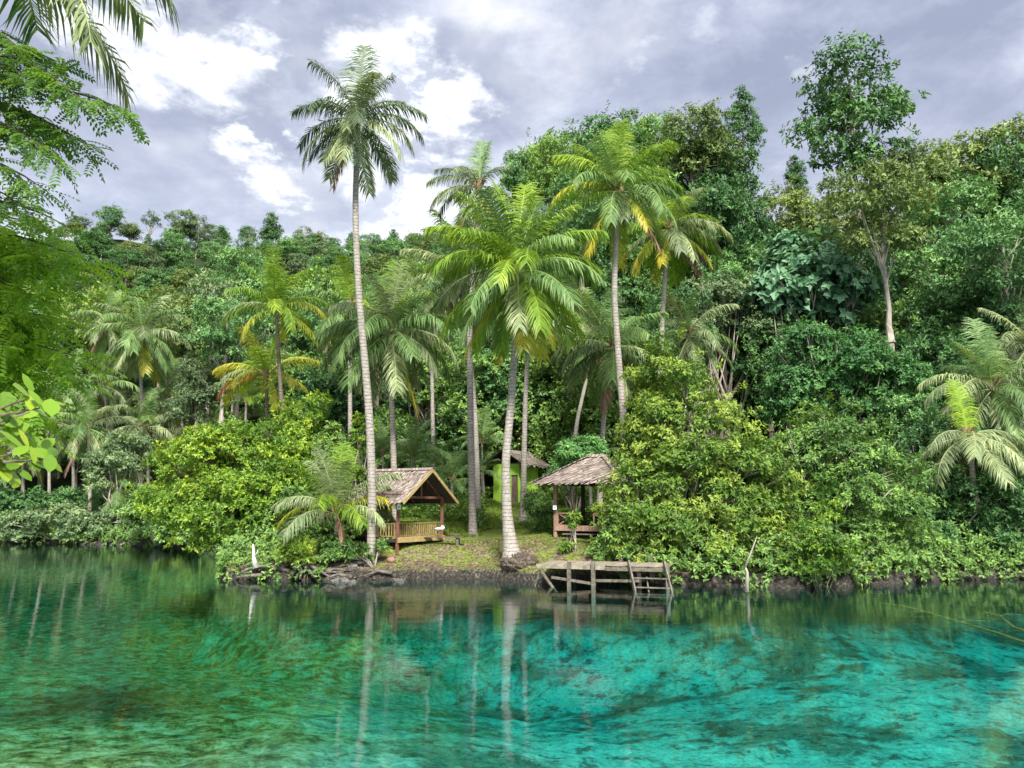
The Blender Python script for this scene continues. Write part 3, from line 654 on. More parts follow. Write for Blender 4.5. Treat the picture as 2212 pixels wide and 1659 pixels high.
    rail((-.02, .1, zf), (-.02, L-.1, zf)); rail((.1, L, zf), (w-.1, L, zf)); rail((w+.02, .1, zf), (w+.02, L-.1, zf)); rail((.1, .3, zf), (w-.1, .3, zf))
    mb = MB(); mb.box((w*.42, .5, .05), (.38, .38, .3)); mb.bar((w*.42, .5, .2), (w*.42, .5, zf-.1), .13, .13, (0, 1, 0)); mb.build('footing', M['pad'], t)
    # notice on the near post
    p = t.matrix_basis if False else None
    c = P(399, 487.5+19.5, 28.1)
    n = thing('paper_notice', 'small white notice fixed to the near post of the gabled pavilion', 'notice', (c.x, c.y-.02, c.z))
    mb = MB(); mb.box((0, 0, 0), (.19, .02, .25), 0); mb.build('sheet', M['paper'], n)
    mb = MB(); mb.box((0, -.014, -.01), (.12, .006, .11)); mb.build('print', M['ink'], n)
    q = P(440, 529, 30.0); mb = MB(); cr_ = random.Random(2)
    mb.blob((-.05, 0, 0), (.26, .2, .09), cr_, .3, 14, 9); mb.blob((.15, .05, .06), (.13, .12, .13), cr_, .3, 12, 8)
    c = thing('white_cloth', 'crumpled white cloth left at the right end of the yellow bench board', 'cloth', (q.x, q.y, q.z)); mb.build('cloth', M['cloth'], c, smooth=True)
    # low bench before the pavilion
    q = P(437, 541, 29.6); zz = gz(q.x, q.y); b = thing('low_bench', 'low grey plank bench standing on the ground before the gabled pavilion', 'bench', (q.x, q.y, zz), R(-8))
    mb = MB(); [mb.box((0, y, .42), (3.1, .16, .05), tint=.3+y) for y in (-.2, 0, .2)]; mb.build('seat', M['greywood'], b)
    for x in (-1.3, 1.2):
        mb = MB(); mb.box((x, 0, .18), (.14, .4, .44)); mb.build('leg', M['greywood'], b)
    q = P(391, 549.5, 27.6); mb = MB(); mb.blob((0, 0, .12), (.22, .18, .17), cr_, .04, 12, 8)
    c = thing('fallen_coconut', 'brown fallen coconut lying beside the foot of the tall palm', 'coconut', (q.x, q.y, gz(q.x, q.y))); mb.build('husk', M['husk'], c, smooth=True)
pavilion()
def back_pavilion():
    # second thatched roof, half hidden behind the young palm
    q = P(352, 505, 32.5); z0 = gz(q.x, q.y); t = thing('thatched_shelter', 'low thatched shelter half hidden behind the young palm left of the tall trunk', 'shelter', (q.x, q.y, z0), R(20)); rnd = random.Random(8)
    mb = MB(); st = MB(); w = 2.3; L = 2.2; ze = 2.75; zr = 3.85
    thatch_slope(mb, st, (-w, -L, ze), (w, -L, ze), (w*.55, 0, zr), (-w*.55, 0, zr), 9, rnd); thatch_slope(mb, st, (w, L, ze), (-w, L, ze), (-w*.55, 0, zr), (w*.55, 0, zr), 9, rnd)
    thatch_slope(mb, st, (w, -L, ze), (w, L, ze), (w*.55, .01, zr), (w*.55, -.01, zr), 9, rnd); thatch_slope(mb, st, (-w, L, ze), (-w, -L, ze), (-w*.55, -.01, zr), (-w*.55, .01, zr), 9, rnd)
    r = mb.build('roof', M['thatchbase'], t); st.build('thatch', M['thatch'], r)
    for x in (-1, 1):
        for y in (-1, 1): mb = MB(); mb.bar((x*1.8, y*1.7, -.2), (x*1.8, y*1.7, ze+.2), .13, .13, (0, 1, 0)); mb.build('post', M['redwood'], t)
back_pavilion()
def gazebo():
    A = P(555.5, 505, 30.0); u = Vector((3.15, -1.85, 0)); rz = math.atan2(u.y, u.x); w = u.length; z0 = gz(A.x, A.y)
    t = thing('hipped_gazebo', 'small square gazebo with a pointed thatch roof and crossed rails beside the green thicket', 'gazebo', (A.x, A.y, z0-.05), rz); rnd = random.Random(6)
    ze = CAMZ+22.5*.058-z0; zt = ze+1.62; ov = .95
    for (x, y) in ((0, 0), (w, 0), (0, w), (w, w)):
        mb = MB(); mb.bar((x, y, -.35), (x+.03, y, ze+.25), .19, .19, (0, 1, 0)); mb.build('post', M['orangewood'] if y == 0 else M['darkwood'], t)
    mb = MB(); st = MB(); c = w/2; rl = .35; a, b = -ov, w+ov
    r1, r2 = (c-rl, c, zt), (c+rl, c, zt)
    thatch_slope(mb, st, (a, a, ze), (b, a, ze), r2, r1, 11, rnd); thatch_slope(mb, st, (b, b, ze), (a, b, ze), r1, r2, 11, rnd)
    thatch_slope(mb, st, (b, a, ze), (b, b, ze), (r2[0], r2[1]+.01, zt), r2, 11, rnd); thatch_slope(mb, st, (a, b, ze), (a, a, ze), r1, (r1[0], r1[1]+.01, zt), 11, rnd)
    for q in ((a, a), (b, a), (a, b), (b, b)):
        for i in range(26):
            s = i/25; e = Vector((q[0], q[1], ze)).lerp(Vector(r1 if q[0] == a else r2), s); dv = Vector((-(q[1]-c), q[0]-c, 0)).normalized()*.2
            lo = Vector((q[0]-c, q[1]-c, -1.6)).normalized()*.3
            st.add([e-dv+lo+Vector((0, 0, .09)), e+lo+Vector((0, 0, .12)), e+Vector((0, 0, .12)), e-dv*.5+Vector((0, 0, .09))], [(0, 1, 2, 3)], rnd.uniform(.2, .9)); st.add([e+dv+lo+Vector((0, 0, .08)), e+lo+Vector((0, 0, .11)), e+Vector((0, 0, .11)), e+dv*.5+Vector((0, 0, .08))], [(0, 1, 2, 3)], rnd.uniform(.2, .9))
    for i in range(30):
        x = c-rl-.15+(2*rl+.3)*rnd.random(); y = c+rnd.uniform(-.3, .3); st.add([(x-.06, y-.1, zt-.1), (x+.06, y-.1, zt-.1), (x+.07, y+.12, zt+.07), (x-.05, y+.1, zt+.08)], [(0, 1, 2, 3)], rnd.uniform(.2, .9))
    r = mb.build('roof', M['thatchbase'], t); st.build('thatch', M['thatch'], r)
    mb = MB()
    for (p, q) in (((0, 0), (w, 0)), ((w, 0), (w, w)), ((w, w), (0, w)), ((0, w), (0, 0))): mb.bar((p[0], p[1], ze+.02), (q[0], q[1], ze+.02), .12, .2)
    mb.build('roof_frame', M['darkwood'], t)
    zf = .55
    mb = MB(); mb.box((c, c, zf-.04), (w-.2, w-.2, .06)); mb.build('floor', M['greywood'], t)
    mb = MB(); mb.bar((0, -.11, zf+.02), (w, -.11, zf+.02), .06, .24); mb.box((c, .14, zf+.16), (w-.1, .5, .05)); mb.build('bench_board', M['orangewood'], t)
    def xrail(p, q, mat):
        p, q = Vector(p), Vector(q); mb = MB(); up = Vector((0, 0, 1)); zl, zh = .1, .78; n = max(1, round((q-p).length/.9))
        for z in (zl, zh): mb.bar(p+up*z, q+up*z, .07, .08)
        for i in range(n+1): s = p.lerp(q, i/n); mb.bar(s+up*zl, s+up*zh, .07, .07, (q-p).normalized())
        for i in range(n):
            s, e = p.lerp(q, i/n), p.lerp(q, (i+1)/n); mb.bar(s+up*zl, e+up*zh, .05, .06); mb.bar(s+up*zh+Vector((0, .03, 0)), e+up*zl+Vector((0, .03, 0)), .05, .06)
        mb.build('crossed_railing', mat, t)
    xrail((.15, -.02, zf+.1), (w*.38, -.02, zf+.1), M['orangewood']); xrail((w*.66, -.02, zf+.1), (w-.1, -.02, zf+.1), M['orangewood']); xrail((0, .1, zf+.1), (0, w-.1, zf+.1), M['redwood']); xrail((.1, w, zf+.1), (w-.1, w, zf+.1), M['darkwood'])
    mb = MB(); mb.box((c, -.75, .3), (1.9, .35, .06)); mb.bar((c-.7, -.75, -.2), (c-.7, -.75, .28), .1, .1, (0, 1, 0)); mb.bar((c+.7, -.75, -.2), (c+.7, -.75, .28), .1, .1, (0, 1, 0)); mb.build('step', M['greywood'], t)
    cpt = P(555, 507.5, 29.8); n = thing('paper_notice', 'small white notice fixed to the left post of the hipped gazebo', 'notice', (cpt.x-.01, cpt.y-.02, cpt.z))
    mb = MB(); mb.box((0, 0, 0), (.21, .02, .23)); mb.build('sheet', M['paper'], n); mb = MB(); mb.box((0, -.014, -.01), (.13, .006, .1)); mb.build('print', M['ink'], n)
gazebo()
def hut():
    K_ = P(519, 505, 45.0); z0 = gz(K_.x, K_.y)-.2; an = R(35)
    t = thing('lime_green_hut', 'small lime green hut with a thatched gable roof and brown door behind the palms', 'hut', (K_.x, K_.y, z0), 0)
    fl = Vector((-math.cos(an), math.sin(an), 0)); sr = Vector((math.sin(an), math.cos(an), 0)); wf, ws = 2.7, 3.0; H = P(519, 463.5, 45).z-z0
    O = Vector((0, 0, 0)); up = Vector((0, 0, 1)); mb = MB()
    c = [O, O+fl*wf, O+fl*wf+sr*ws, O+sr*ws]
    d1, d2 = .08, .80        # the door opening along the front, from the near corner
    def wall(a, b, z1=0, z2=None): mb.bar(Vector(a)+up*((z1+(z2 or H))/2), Vector(b)+up*((z1+(z2 or H))/2), .12, (z2 or H)-z1)
    wall(c[0]+fl*(d2), c[1]); wall(c[0]+fl*.0, c[0]+fl*d1); wall(c[0]+fl*d1, c[0]+fl*d2, 2.55, H)
    wall(c[1]+sr*.06, c[2]); wall(c[2]-fl*.06, c[3]); wall(c[3]-sr*.06, c[0]+sr*.06)
    mb.build('wall', M['limepaint'], t)
    dr = MB(); dr.bar(c[0]+fl*(d1+.02)+up*1.25+sr*.04, c[0]+fl*(d2-.02)+up*1.25+sr*.04, .05, 2.5); do = dr.build('door', M['door'], t)
    k = MB(); k.blob(c[0]+fl*(d1+.12)+up*1.2-sr*.03, (.04, .04, .04), random.Random(1), 0, 6, 5); k.build('handle', M['darkwood'], do)
    b = MB(); st = MB(); rnd = random.Random(4); mid = c[0]+fl*wf*.5; ov = .95; go = .7; zr = H+1.25; ze = H-.1
    r0 = mid-sr*go+up*zr; r1 = mid+sr*(ws+go)+up*zr
    e0 = c[0]-fl*ov-sr*go+up*ze; e1 = c[0]-fl*ov+sr*(ws+go)+up*ze; g0 = c[1]+fl*ov-sr*go+up*ze; g1 = c[1]+fl*ov+sr*(ws+go)+up*ze
    thatch_slope(b, st, e0, e1, r1, r0, 8, rnd, .12, .2); thatch_slope(b, st, g0, g1, r1, r0, 8, rnd, .12, .2)
    r = b.build('roof', M['thatchbase'], t); st.build('thatch', M['thatch'], r)
    b = MB(); b.bar(c[0]+up*(H+.05), c[1]+up*(H+.05), .1, .1); b.bar(mid+up*H, mid+up*(zr-.1), .1, .1, (0, 1, 0)); b.build('gable_frame', M['darkwood'], t)
hut()
def dock():
    Lp = P(539, 505, 24.9); Rp = P(667, 505, 23.7); e = Vector((Rp.x-Lp.x, Rp.y-Lp.y, 0)); w = e.length; rz = math.atan2(e.y, e.x)
    t = thing('timber_dock', 'weathered grey timber dock on posts with a ladder down into the turquoise water', 'dock', (Lp.x, Lp.y, 0), rz); rnd = random.Random(9); zd = 1.02
    mb = MB(); D_ = 2.3; n = 44
    for i in range(n):
        x = w*(i+.5)/n; mb.box((x, D_/2+rnd.uniform(-.03, .03), zd-.02+rnd.uniform(-.006, .006)), (w/n*.93, D_, .045), tint=rnd.uniform(.2, .95))
    mb.build('deck', M['deckwood'], t)
    mb = MB(); mb.bar((-.1, -.06, zd-.11), (w*.52, -.06, zd-.12), .08, .18); mb.build('beam', M['deckwood'], t, label='pale front beam')
    mb = MB(); mb.bar((w*.52, -.05, zd-.16), (w, -.05, zd-.15), .08, .17); mb.build('beam', M['greywood'], t, label='darker front beam')
    mb = MB(); mb.bar((0, D_, zd-.16), (w, D_, zd-.16), .08, .22); mb.build('beam', M['darkwood'], t)
    for x in (.3, .52, .98):
        pass
    for (x, y, zt, m) in ((w*.24, -.06, .12, 'greywood'), (w*.435, -.15, .18, 'greywood'), (w*.78, .05, -.1, 'darkwood'), (w*.99, -.02, .12, 'greywood'), (w*.12, D_, .02, 'darkwood'), (w*.33, D_, -.1, 'darkwood'), (w*.58, D_, .2, 'greywood'), (w*.82, D_+.05, .28, 'greywood'), (w*.99, D_, .2, 'darkwood'), (w*.24, D_*.5, -.1, 'darkwood'), (w*.7, D_*.5, -.1, 'darkwood')):
        q = t.matrix_basis; mb = MB(); mb.bar((x, y, -2.2), (x+rnd.uniform(-.03, .03), y, zd+zt), .17, .17, (0, 1, 0)); mb.build('post', M[m], t)
    mb = MB(); mb.bar((.1, -.02, zd-.35), (.95, -.45, -.25), .12, .07); mb.bar((.02, .1, zd-.3), (-.25, .1, -.05), .07, .07); mb.bar((w*.1, -.1, .42), (w*.45, -.1, .16), .06, .12); mb.bar((w*.42, -.1, .32), (w*.78, -.1, .36), .06, .12); mb.bar((w*.45, .9, .2), (w*.8, .9, .3), .06, .1)
    mb.build('brace', M['greywood'], t)
    ld = None
    for i, (x0, x1) in enumerate(((w*.70, w*.775), (w*.965, w*1.04))):
        mb = MB(); mb.bar((x0, -.1, zd+.22), (x1, -.95, -.25), .07, .20, (0, 0, 1), tint=.8); o = mb.build('ladder_rail', M['greywood'], t)
        ld = ld or o
    for k in range(3):
        f = .48+.255*k; x0 = w*(.70+.075*f); x1 = w*(.965+.075*f); z = (zd+.22)+(-.25-zd-.22)*f; y = -.1-.85*f
        mb = MB(); mb.box(((x0+x1)/2, y, z), (x1-x0, .16, .045), tint=.8); mb.build('ladder_rung', M['greywood'], t)
    mb = MB(); mb.bar((w*.84, -.3, .55), (w*.87, -.9, -.2), .06, .06); mb.build('brace', M['greywood'], t)
dock()
# ------------------------------------------------------------------ palms of the clearing
palm([(357, 119), (357, 150), (355.5, 205), (357, 262), (361, 320), (366, 375), (370, 430), (372, 500), (371, 551)], 27.6, .24, 4.25, 18,
     'very tall lone coconut palm whose grey trunk leans beside the gabled pavilion', ('palmdark', 'palmgrey'), dead=1, nuts=9, seed=41, basebulge=.5, ellim=(45, -66),
     extra=[(80, 85, 'palmdark', 1.3), (0, 70, 'palmdark', .8), (185, 70, 'palmdark', 1.1), (-60, 55, 'palmgrey', .8), (10, 55, 'palmdark', .75), (178, 40, 'palmdark', .95), (2, 40, 'palmdark', 1.0), (175, 10, 'palmdark', .95), (8, 10, 'palmgrey', .95), (270, -10, 'palmgrey', .8), (255, -50, 'palmdead', .9)])
palm([(479, 187), (476, 240), (472, 290), (469.5, 340), (470, 385), (471, 450), (473, 529)], 32, .23, 3.9, 15,
     'tall coconut palm with ragged dark crown against the sky left of the middle palm', ('palmdark', 'palmgrey'), yellow=2, nuts=5, seed=7, ellim=(55, -55), extra=[(175, 40, 'palmgrey', .95), (185, 10, 'palmgrey', 1.0), (75, 85, 'palm', .95), (30, 85, 'palm', .9)])
palm([(461, 279), (468, 340), (474, 400), (477, 470), (478, 520)], 37, .22, 5.4, 26,
     'coconut palm behind with drooping grey fronds, its trunk hidden behind a nearer one', ('palm', 'palmgrey'), yellow=1, dead=2, nuts=4, seed=17, extra=[(180, 55, 'palmgrey', .95), (80, 85, 'palm', 1)])
palm([(517, 272), (516, 310), (514.5, 350), (512, 392), (509, 425), (506, 460), (506.5, 500), (508.5, 530), (513, 558)], 27, .25, 5.4, 34,
     'broad bushy coconut palm in the middle with a swollen foot at the water edge', ('palmbright', 'palm'), yellow=4, nuts=14, seed=23, basebulge=2.0, ellim=(85, -58), extra=[(272, -30, 'palmgrey', .95), (180, 10, 'palmgrey', 1.0), (60, 85, 'palmbright', 1.05), (120, 70, 'palmbright', 1.0), (20, 70, 'palmbright', 1.0), (200, 70, 'palmbright', 1.0), (340, 70, 'palmbright', 1.0), (0, 55, 'palmbright', 1.05), (182, 55, 'palmbright', 1.05), (15, 40, 'palmbright', 1.0), (170, 40, 'palmbright', 1.0), (150, 85, 'palmbright', 1.0), (165, 70, 'palmbright', .95)])
fr_ = bpy.data.objects['coconut_palm.003']; rb = MB(); rr_ = random.Random(14)
rb.blob((.36, -.2, -.12), (.9, .65, .52), rr_, .12, 26, 14); rb.blob((.62, -.12, 0), (.4, .4, .34), rr_, .22, 14, 9); rb.blob((-.3, -.1, 0), (.4, .35, .22), rr_, .22, 12, 8)
for i in range(70):
    a = rr_.uniform(0, 6.28); q = rr_.uniform(.6, 1.0); x = .36+.92*q*math.cos(a); y = -.2+.68*q*math.sin(a); rb.tube([(x*.85, y*.85, .58*(1.1-q)+.1), (x, y, .5*(1.1-q)), (x*1.06, y*1.08, -.12)], [.03, .03, .012], 4)
rb.build('root_mass', M['rootsoil'], fr_)
palm([(530, 305), (528, 350), (525.5, 400), (524, 460), (523, 519)], 36, .22, 4.6, 18,
     'coconut palm with a straight ringed trunk standing before the lime green hut', ('palm', 'palmgrey'), yellow=1, dead=1, nuts=3, seed=29, basebulge=1.1)
palm([(618, 191), (616.5, 230), (614.5, 290), (618, 352), (623, 415), (625, 470), (627, 530)], 30, .24, 4.7, 26,
     'tall coconut palm with bright upright fronds rising above the right thicket', ('palmbright', 'palm'), yellow=3, dead=1, nuts=8, seed=31, ellim=(85, -50), extra=[(180, 55, 'palmbright', .95), (185, 25, 'palmyellow', 1.0), (70, 85, 'palmbright', 1.0), (5, 40, 'palmbright', .95), (270, -30, 'palmgrey', .75), (270, 85, 'palmbright', .9), (110, 85, 'palmbright', .95), (165, 70, 'palmbright', .95), (15, 70, 'palmbright', .9)])
palm([(669, 228), (666, 265), (663, 310), (660, 380), (658, 470)], 38, .24, 5.0, 26,
     'coconut palm with long yellow lower fronds right of the tall bright one', ('palmbright', 'palmgrey'), yellow=4, dead=1, nuts=9, seed=37, extra=[(0, 10, 'palmgrey', 1.0), (190, -30, 'palmyellow', .95), (350, 25, 'palmgrey', 1.05)])
palm([(612, 347), (609, 385), (604, 415), (598, 470)], 37, .22, 5.2, 26,
     'lower coconut palm with grey-green fronds arching over the dark hollow behind the gazebo', ('palm', 'palmgrey'), yellow=0, dead=2, nuts=5, seed=43, extra=[(185, 25, 'palmgrey', 1.0), (200, 10, 'palmgrey', 1.0)])
palm([(592, 330), (586, 380), (576, 430), (570, 490)], 43, .2, 4.6, 18,
     'coconut palm with leaning thin trunk in the dark hollow behind the gazebo', ('palm', 'palmgrey'), dead=1, seed=47)
palm([(390, 331), (391, 360), (391.5, 395), (393, 440), (396, 520)], 34, .23, 5.5, 30,
     'large coconut palm with wide grey fronds between the tall trunk and the middle palms', ('palm', 'palmgrey'), yellow=1, nuts=5, seed=53, extra=[(0, 10, 'palmgrey', 1.05), (180, 25, 'palmgrey', 1.0), (75, 85, 'palmbright', 1.0), (120, 70, 'palm', 1), (172, 10, 'palmgrey', 1.0)])
palm([(351, 305), (350, 380), (352, 470)], 43, .22, 5.0, 20, 'coconut palm with upright fronds just behind the tall leaning trunk', ('palmbright', 'palm'), seed=59)
palm([(276, 308), (278, 345), (280, 380), (283, 430), (285, 500)], 34, .18, 4.0, 16,
     'slim coconut palm with dark mossy trunk and yellow-green crown left of the tall one', ('palmbright', 'palmbright'), yellow=3, bark='ptrunkdark', seed=61, ellim=(85, -8), extra=[(182, 25, 'palmgrey', 1.0), (358, 25, 'palmyellow', 1.0), (250, 85, 'palmbright', 1.05)])
palm([(266, 376), (267, 410), (270, 480)], 38, .18, 4.1, 14,
     'short coconut palm with yellow fronds and one orange dying frond under the slim palm', ('palmbright', 'palmyellow'), yellow=3, bark='ptrunkdark', seed=67, ellim=(85, 0), extra=[(182, 40, 'palmyellow', 1.0), (190, 10, 'palmorange', 1.0), (205, 25, 'palmgrey', .9)])
palm([(141, 333), (141, 370), (142, 430), (142, 500)], 58, .26, 6.2, 30,
     'broad coconut palm with yellow tipped lower fronds at the centre of the left grove', ('palm', 'palmgrey'), yellow=2, seed=71, group='coconut palms of the left grove')
palm([(88, 428), (89, 450), (90, 490), (89.5, 519)], 54, .2, 5.0, 20, 'coconut palm with a bare straight trunk nearest the left shore', ('palm', 'palmgrey'), dead=2, seed=73, group='coconut palms of the left grove')
for (i, (x, y, d, L, lab)) in enumerate([(109, 325, 68, 5.5, 'small coconut palm topping the left grove on its left'), (168, 398, 62, 5.5, 'dark drooping coconut palm right of the broad grove palm'), (70, 388, 62, 5.5, 'pale coconut palm above the palm nearest the left shore'), (145, 428, 57, 5.0, 'low green palm crown under the broad grove palm'),
        (46, 424, 60, 5.0, 'dusky coconut palm behind the large leaves at the left edge'), (170, 342, 72, 5.0, 'coconut palm fading behind the right side of the broad grove palm'), (120, 486, 52, 3.6, 'low grey palm beside the thin white stem on the left shore'), (20, 440, 60, 5.2, 'coconut palm at the far left edge of the grove'), (105, 385, 66, 5.2, 'coconut palm between the broad grove palm and the pale one'), (196, 405, 60, 4.6, 'coconut palm at the right end of the left grove')]):
    palm([(x, y), (x+3, (y+505)/2), (x+4, 510)], d, .2, L, 19, lab, ('palm', 'palmgrey'), yellow=i % 2, dead=1, seed=80+i, group='coconut palms of the left grove', extra=[(80, 85, 'palm', .95)])
palm([(992, 388), (996, 420), (1004, 520)], 33, .24, 5.0, 25, 'large coconut palm with grey arching fronds at the right edge', ('palm', 'palmgrey'), nuts=3, seed=97, extra=[(85, 85, 'palm', 1), (178, 25, 'palmgrey', 1)], group='coconut palms on the right')
palm([(968, 437), (972, 470), (980, 540)], 29, .22, 4.1, 16, 'coconut palm with an upright yellow-green spear leaf below the right edge palm', ('palmgrey', 'palmgrey'), dead=1, seed=101, ellim=(20, -35), extra=[(85, 85, 'palmbright', .85), (5, 25, 'palmgrey', 1), (100, 85, 'palmbright', .8), (10, 10, 'palmgrey', 1), (350, -10, 'palmgrey', 1.1)], group='coconut palms on the right')
palm([(1030, 345), (1030, 420), (1032, 520)], 38, .24, 5.0, 20, 'coconut palm whose fronds reach in from beyond the right edge', ('palmgrey', 'palmgrey'), seed=103, group='coconut palms on the right')
palm([(688, 335), (690, 400), (692, 500)], 42, .22, 4.8, 20, 'coconut palm half buried at the top of the big yellow-green thicket', ('palm', 'palmgrey'), seed=107)
palm([(575, 318), (572, 380), (570, 500)], 48, .22, 4.8, 20, 'coconut palm with upright fronds behind the right side of the middle palm', ('palm', 'palmgrey'), seed=109)
palm([(430, 300), (432, 380), (434, 500)], 47, .22, 4.9, 20, 'coconut palm in shade behind the wide grey-fronded palm', ('palm', 'palmgrey'), seed=113)
# the young palm left of the tall trunk, with dead fronds
palm([(336, 512), (336, 525), (337, 545)], 28.0, .15, 4.3, 12, 'young stemless coconut palm with pale arching fronds left of the tall trunk', ('palmbright', 'palmgrey'), seed=119, ellim=(80, 15), group='young palms', name='young_coconut_palm',
     extra=[(150, 70, 'palmgrey', .85), (178, 40, 'palmgrey', .85), (184, 25, 'palmyellow', .8), (80, 85, 'palmbright', .9), (5, 40, 'palmyellow', .85), (20, 55, 'palmgrey', .8), (340, 25, 'palmgrey', .8), (210, 40, 'palmgrey', .8), (200, -10, 'palmdead', .62), (350, 10, 'palmdead', .72), (300, -30, 'palmdead', .5)])
for (i, (x, y, d, L, m, lab)) in enumerate([(412, 455, 40, 3.3, 'palm', 'young palm with bright fan of fronds above the gabled pavilion roof'), (440, 462, 43, 3.0, 'palm', 'young palm to the right of the pavilion roof peak'), (383, 452, 42, 3.2, 'palmgrey', 'young grey palm between the tall trunk and the second pavilion trunk'), (482, 442, 48, 3.2, 'palm', 'young palm with dark fronds left of the hut roof'), (246, 400, 44, 3.0, 'palmbright', 'young bright palm at the foot of the slim dark-trunked palm'),
        (483, 470, 46, 2.4, 'palm', 'low young palm left of the green hut wall'), (590, 462, 38, 2.6, 'palm', 'young palm just left above the gazebo roof'), (452, 480, 39, 2.6, 'palm', 'low young palm behind the right slope of the pavilion roof')]):
    palm([(x, y), (x, y+8), (x+1, y+30)], d, .14, L, 14, lab, (m, 'palm'), seed=130+i, ellim=(85, 20), group='young palms', name='young_coconut_palm')
# ------------------------------------------------------------------ thickets and shrubs
def shrub(name, label, cat, ells, d, mat, ncl, cr, ntw, nl, ll, lw, seed, stems=8, bark='palebark', base=None, spread=1.0, droop=.3, flat=.7, group=None, vines=0, shell=.45, barkr=.09, sky=0):
    """ells: (px, py, rx_px, rz_px, ry_m[, dd]) lobes in picture terms at distance d"""
    rng = np.random.default_rng(seed); k = d*S/F; E = []
    for e in ells:
        dd = e[5] if len(e) > 5 else 0
        c = P(e[0], e[1], d+dd); kk = (d+dd)*S/F; E.append(((c.x, c.y, c.z), (e[2]*kk, e[4], e[3]*kk), e[2]*e[3]*e[4]**.5))
    lv, cc = crown(rng, E, ncl, cr, ntw, nl, ll, lw, spread, droop, flat, shell)
    bx = base or (ells[0][0], d); b = P(bx[0], 540, bx[1]); z0 = gz(b.x, b.y); z0 = max(z0, -.6); o = (b.x, b.y, z0)
    if vines:
        top = cc[rng.integers(0, len(cc), vines)]+np.array([0, -.5, 0]); curtain(lv, rng, top, rng.uniform(1.5, 5, vines), .14, ll*.8, lw*.8)
    # keep leaves out of the ground and the water
    t = thing(name, label, cat, o, 0, group)
    V, ti = lv.arrays(); q = V.reshape(-1, 4, 3); gzv = np.maximum(ground_z(q[:, 0, 0], q[:, 0, 1]), 0)
    ok = (q[:, :, 2].min(1) > gzv+.03); q = q[ok]; ti = ti[ok]; n = len(ti)
    put('foliage', raw_mesh('foliage', q.reshape(-1, 3)-np.array(o), np.arange(4*n), np.full(n, 4), M[mat], np.clip(ti, 0, 1)), t)
    mb = MB(); pr = random.Random(seed)
    idx = rng.choice(len(cc), min(stems*6, len(cc)), replace=False)
    roots = [Vector((pr.uniform(-.5, .5)*(1+stems*.12), pr.uniform(-.3, .5), -.3)) for _ in range(max(1, stems//2))]
    for i in idx:
        c = Vector(cc[i])-Vector(o); r0 = min(roots, key=lambda r: (r-c).length+pr.uniform(0, 2)); L = (c-r0).length; rr = barkr*min(1.5, .4+L*.09)
        m1 = r0.lerp(c, .35)+Vector((pr.uniform(-.1, .1)*L, pr.uniform(-.1, .1)*L, .08*L)); m2 = r0.lerp(c, .7)+Vector((pr.uniform(-.08, .08)*L, pr.uniform(-.08, .08)*L, .05*L))
        mb.tube([r0, m1, m2, c], [rr, rr*.7, rr*.45, rr*.15], 5)
        for q in range(3):
            e = c+Vector((pr.uniform(-1, 1), pr.uniform(-1.1, .2), pr.uniform(-.5, .9)))*cr*1.25; mb.tube([m2.lerp(c, .6), c.lerp(e, .5)+Vector((0, 0, .06)), e], [rr*.3, .016, .006], 4)
    if sky:
        pass
    mb.build('stems', M[bark], t, smooth=True)
    return t
# big thicket right of the gazebo
shrub('tropical_thicket', 'big yellow-green thicket right of the gazebo, overhanging the end of the dock', 'thicket',
      [(672, 385, 42, 48, 2.6, 1), (700, 450, 72, 62, 3.6, .5), (660, 500, 52, 58, 2.6), (740, 500, 55, 62, 3.2, .2), (700, 540, 88, 40, 2.4, -.2), (640, 535, 42, 34, 1.8), (650, 430, 34, 40, 2.2, 1), (775, 545, 40, 32, 1.8, 0)],
      27, 'yellowgreen', 360, .75, 42, 6, .24, .105, 201, 16, 'palebark', vines=14)
shrub('tropical_thicket', 'mid green thicket of small leaves between the yellow-green and the dark thickets', 'thicket',
      [(828, 450, 48, 50, 3, .8), (868, 500, 56, 55, 3.2), (835, 545, 62, 38, 2.4, -.4), (800, 490, 36, 60, 2.6, 1), (895, 548, 40, 34, 2)], 28, 'mid', 250, .8, 42, 6, .23, .105, 202, 12, 'palebark', vines=10)
shrub('tropical_thicket', 'dark green thicket filling the right edge above the water', 'thicket',
      [(955, 470, 50, 50, 3, 1.5), (1000, 520, 50, 55, 3), (945, 545, 52, 38, 2.2, -.2), (1010, 560, 40, 26, 1.8, -.4), (925, 500, 36, 60, 2.5, 1.2), (1060, 500, 50, 60, 3, .6)], 29.5, 'deep', 280, .8, 42, 6, .24, .11, 203, 12, 'bark', vines=22)
shrub('leafy_tree', 'fresh green rounded tree rising behind the mid green thicket', 'tree',
      [(835, 372, 52, 42, 4), (800, 350, 30, 22, 3), (885, 395, 36, 42, 3.5), (860, 430, 50, 36, 3), (795, 395, 30, 36, 3)], 40, 'fresh', 260, 1.0, 36, 6, .3, .15, 204, 8, base=(840, 41))
shrub('small_tree', 'slim sapling with yellow-green leaves and pale stem standing at the water under the thickets', 'sapling',
      [(824, 488, 9, 14, .5), (828, 515, 22, 16, .8), (818, 548, 32, 24, 1.0), (838, 560, 30, 18, 1.0), (812, 568, 26, 12, .9)], 24.3, 'lime', 52, .45, 26, 6, .21, .085, 205, 2, base=(823, 24.4), barkr=.04, shell=.2)
shrub('big_leaf_tree', 'blue-green tree with very large leaves in front of the right forest', 'tree',
      [(808, 278, 46, 34, 4), (780, 300, 30, 30, 3), (835, 300, 34, 32, 3), (800, 250, 28, 18, 3)], 46, 'blue', 110, 1.3, 14, 5, .8, .6, 206, 8, base=(812, 47), droop=.5, spread=1.2)
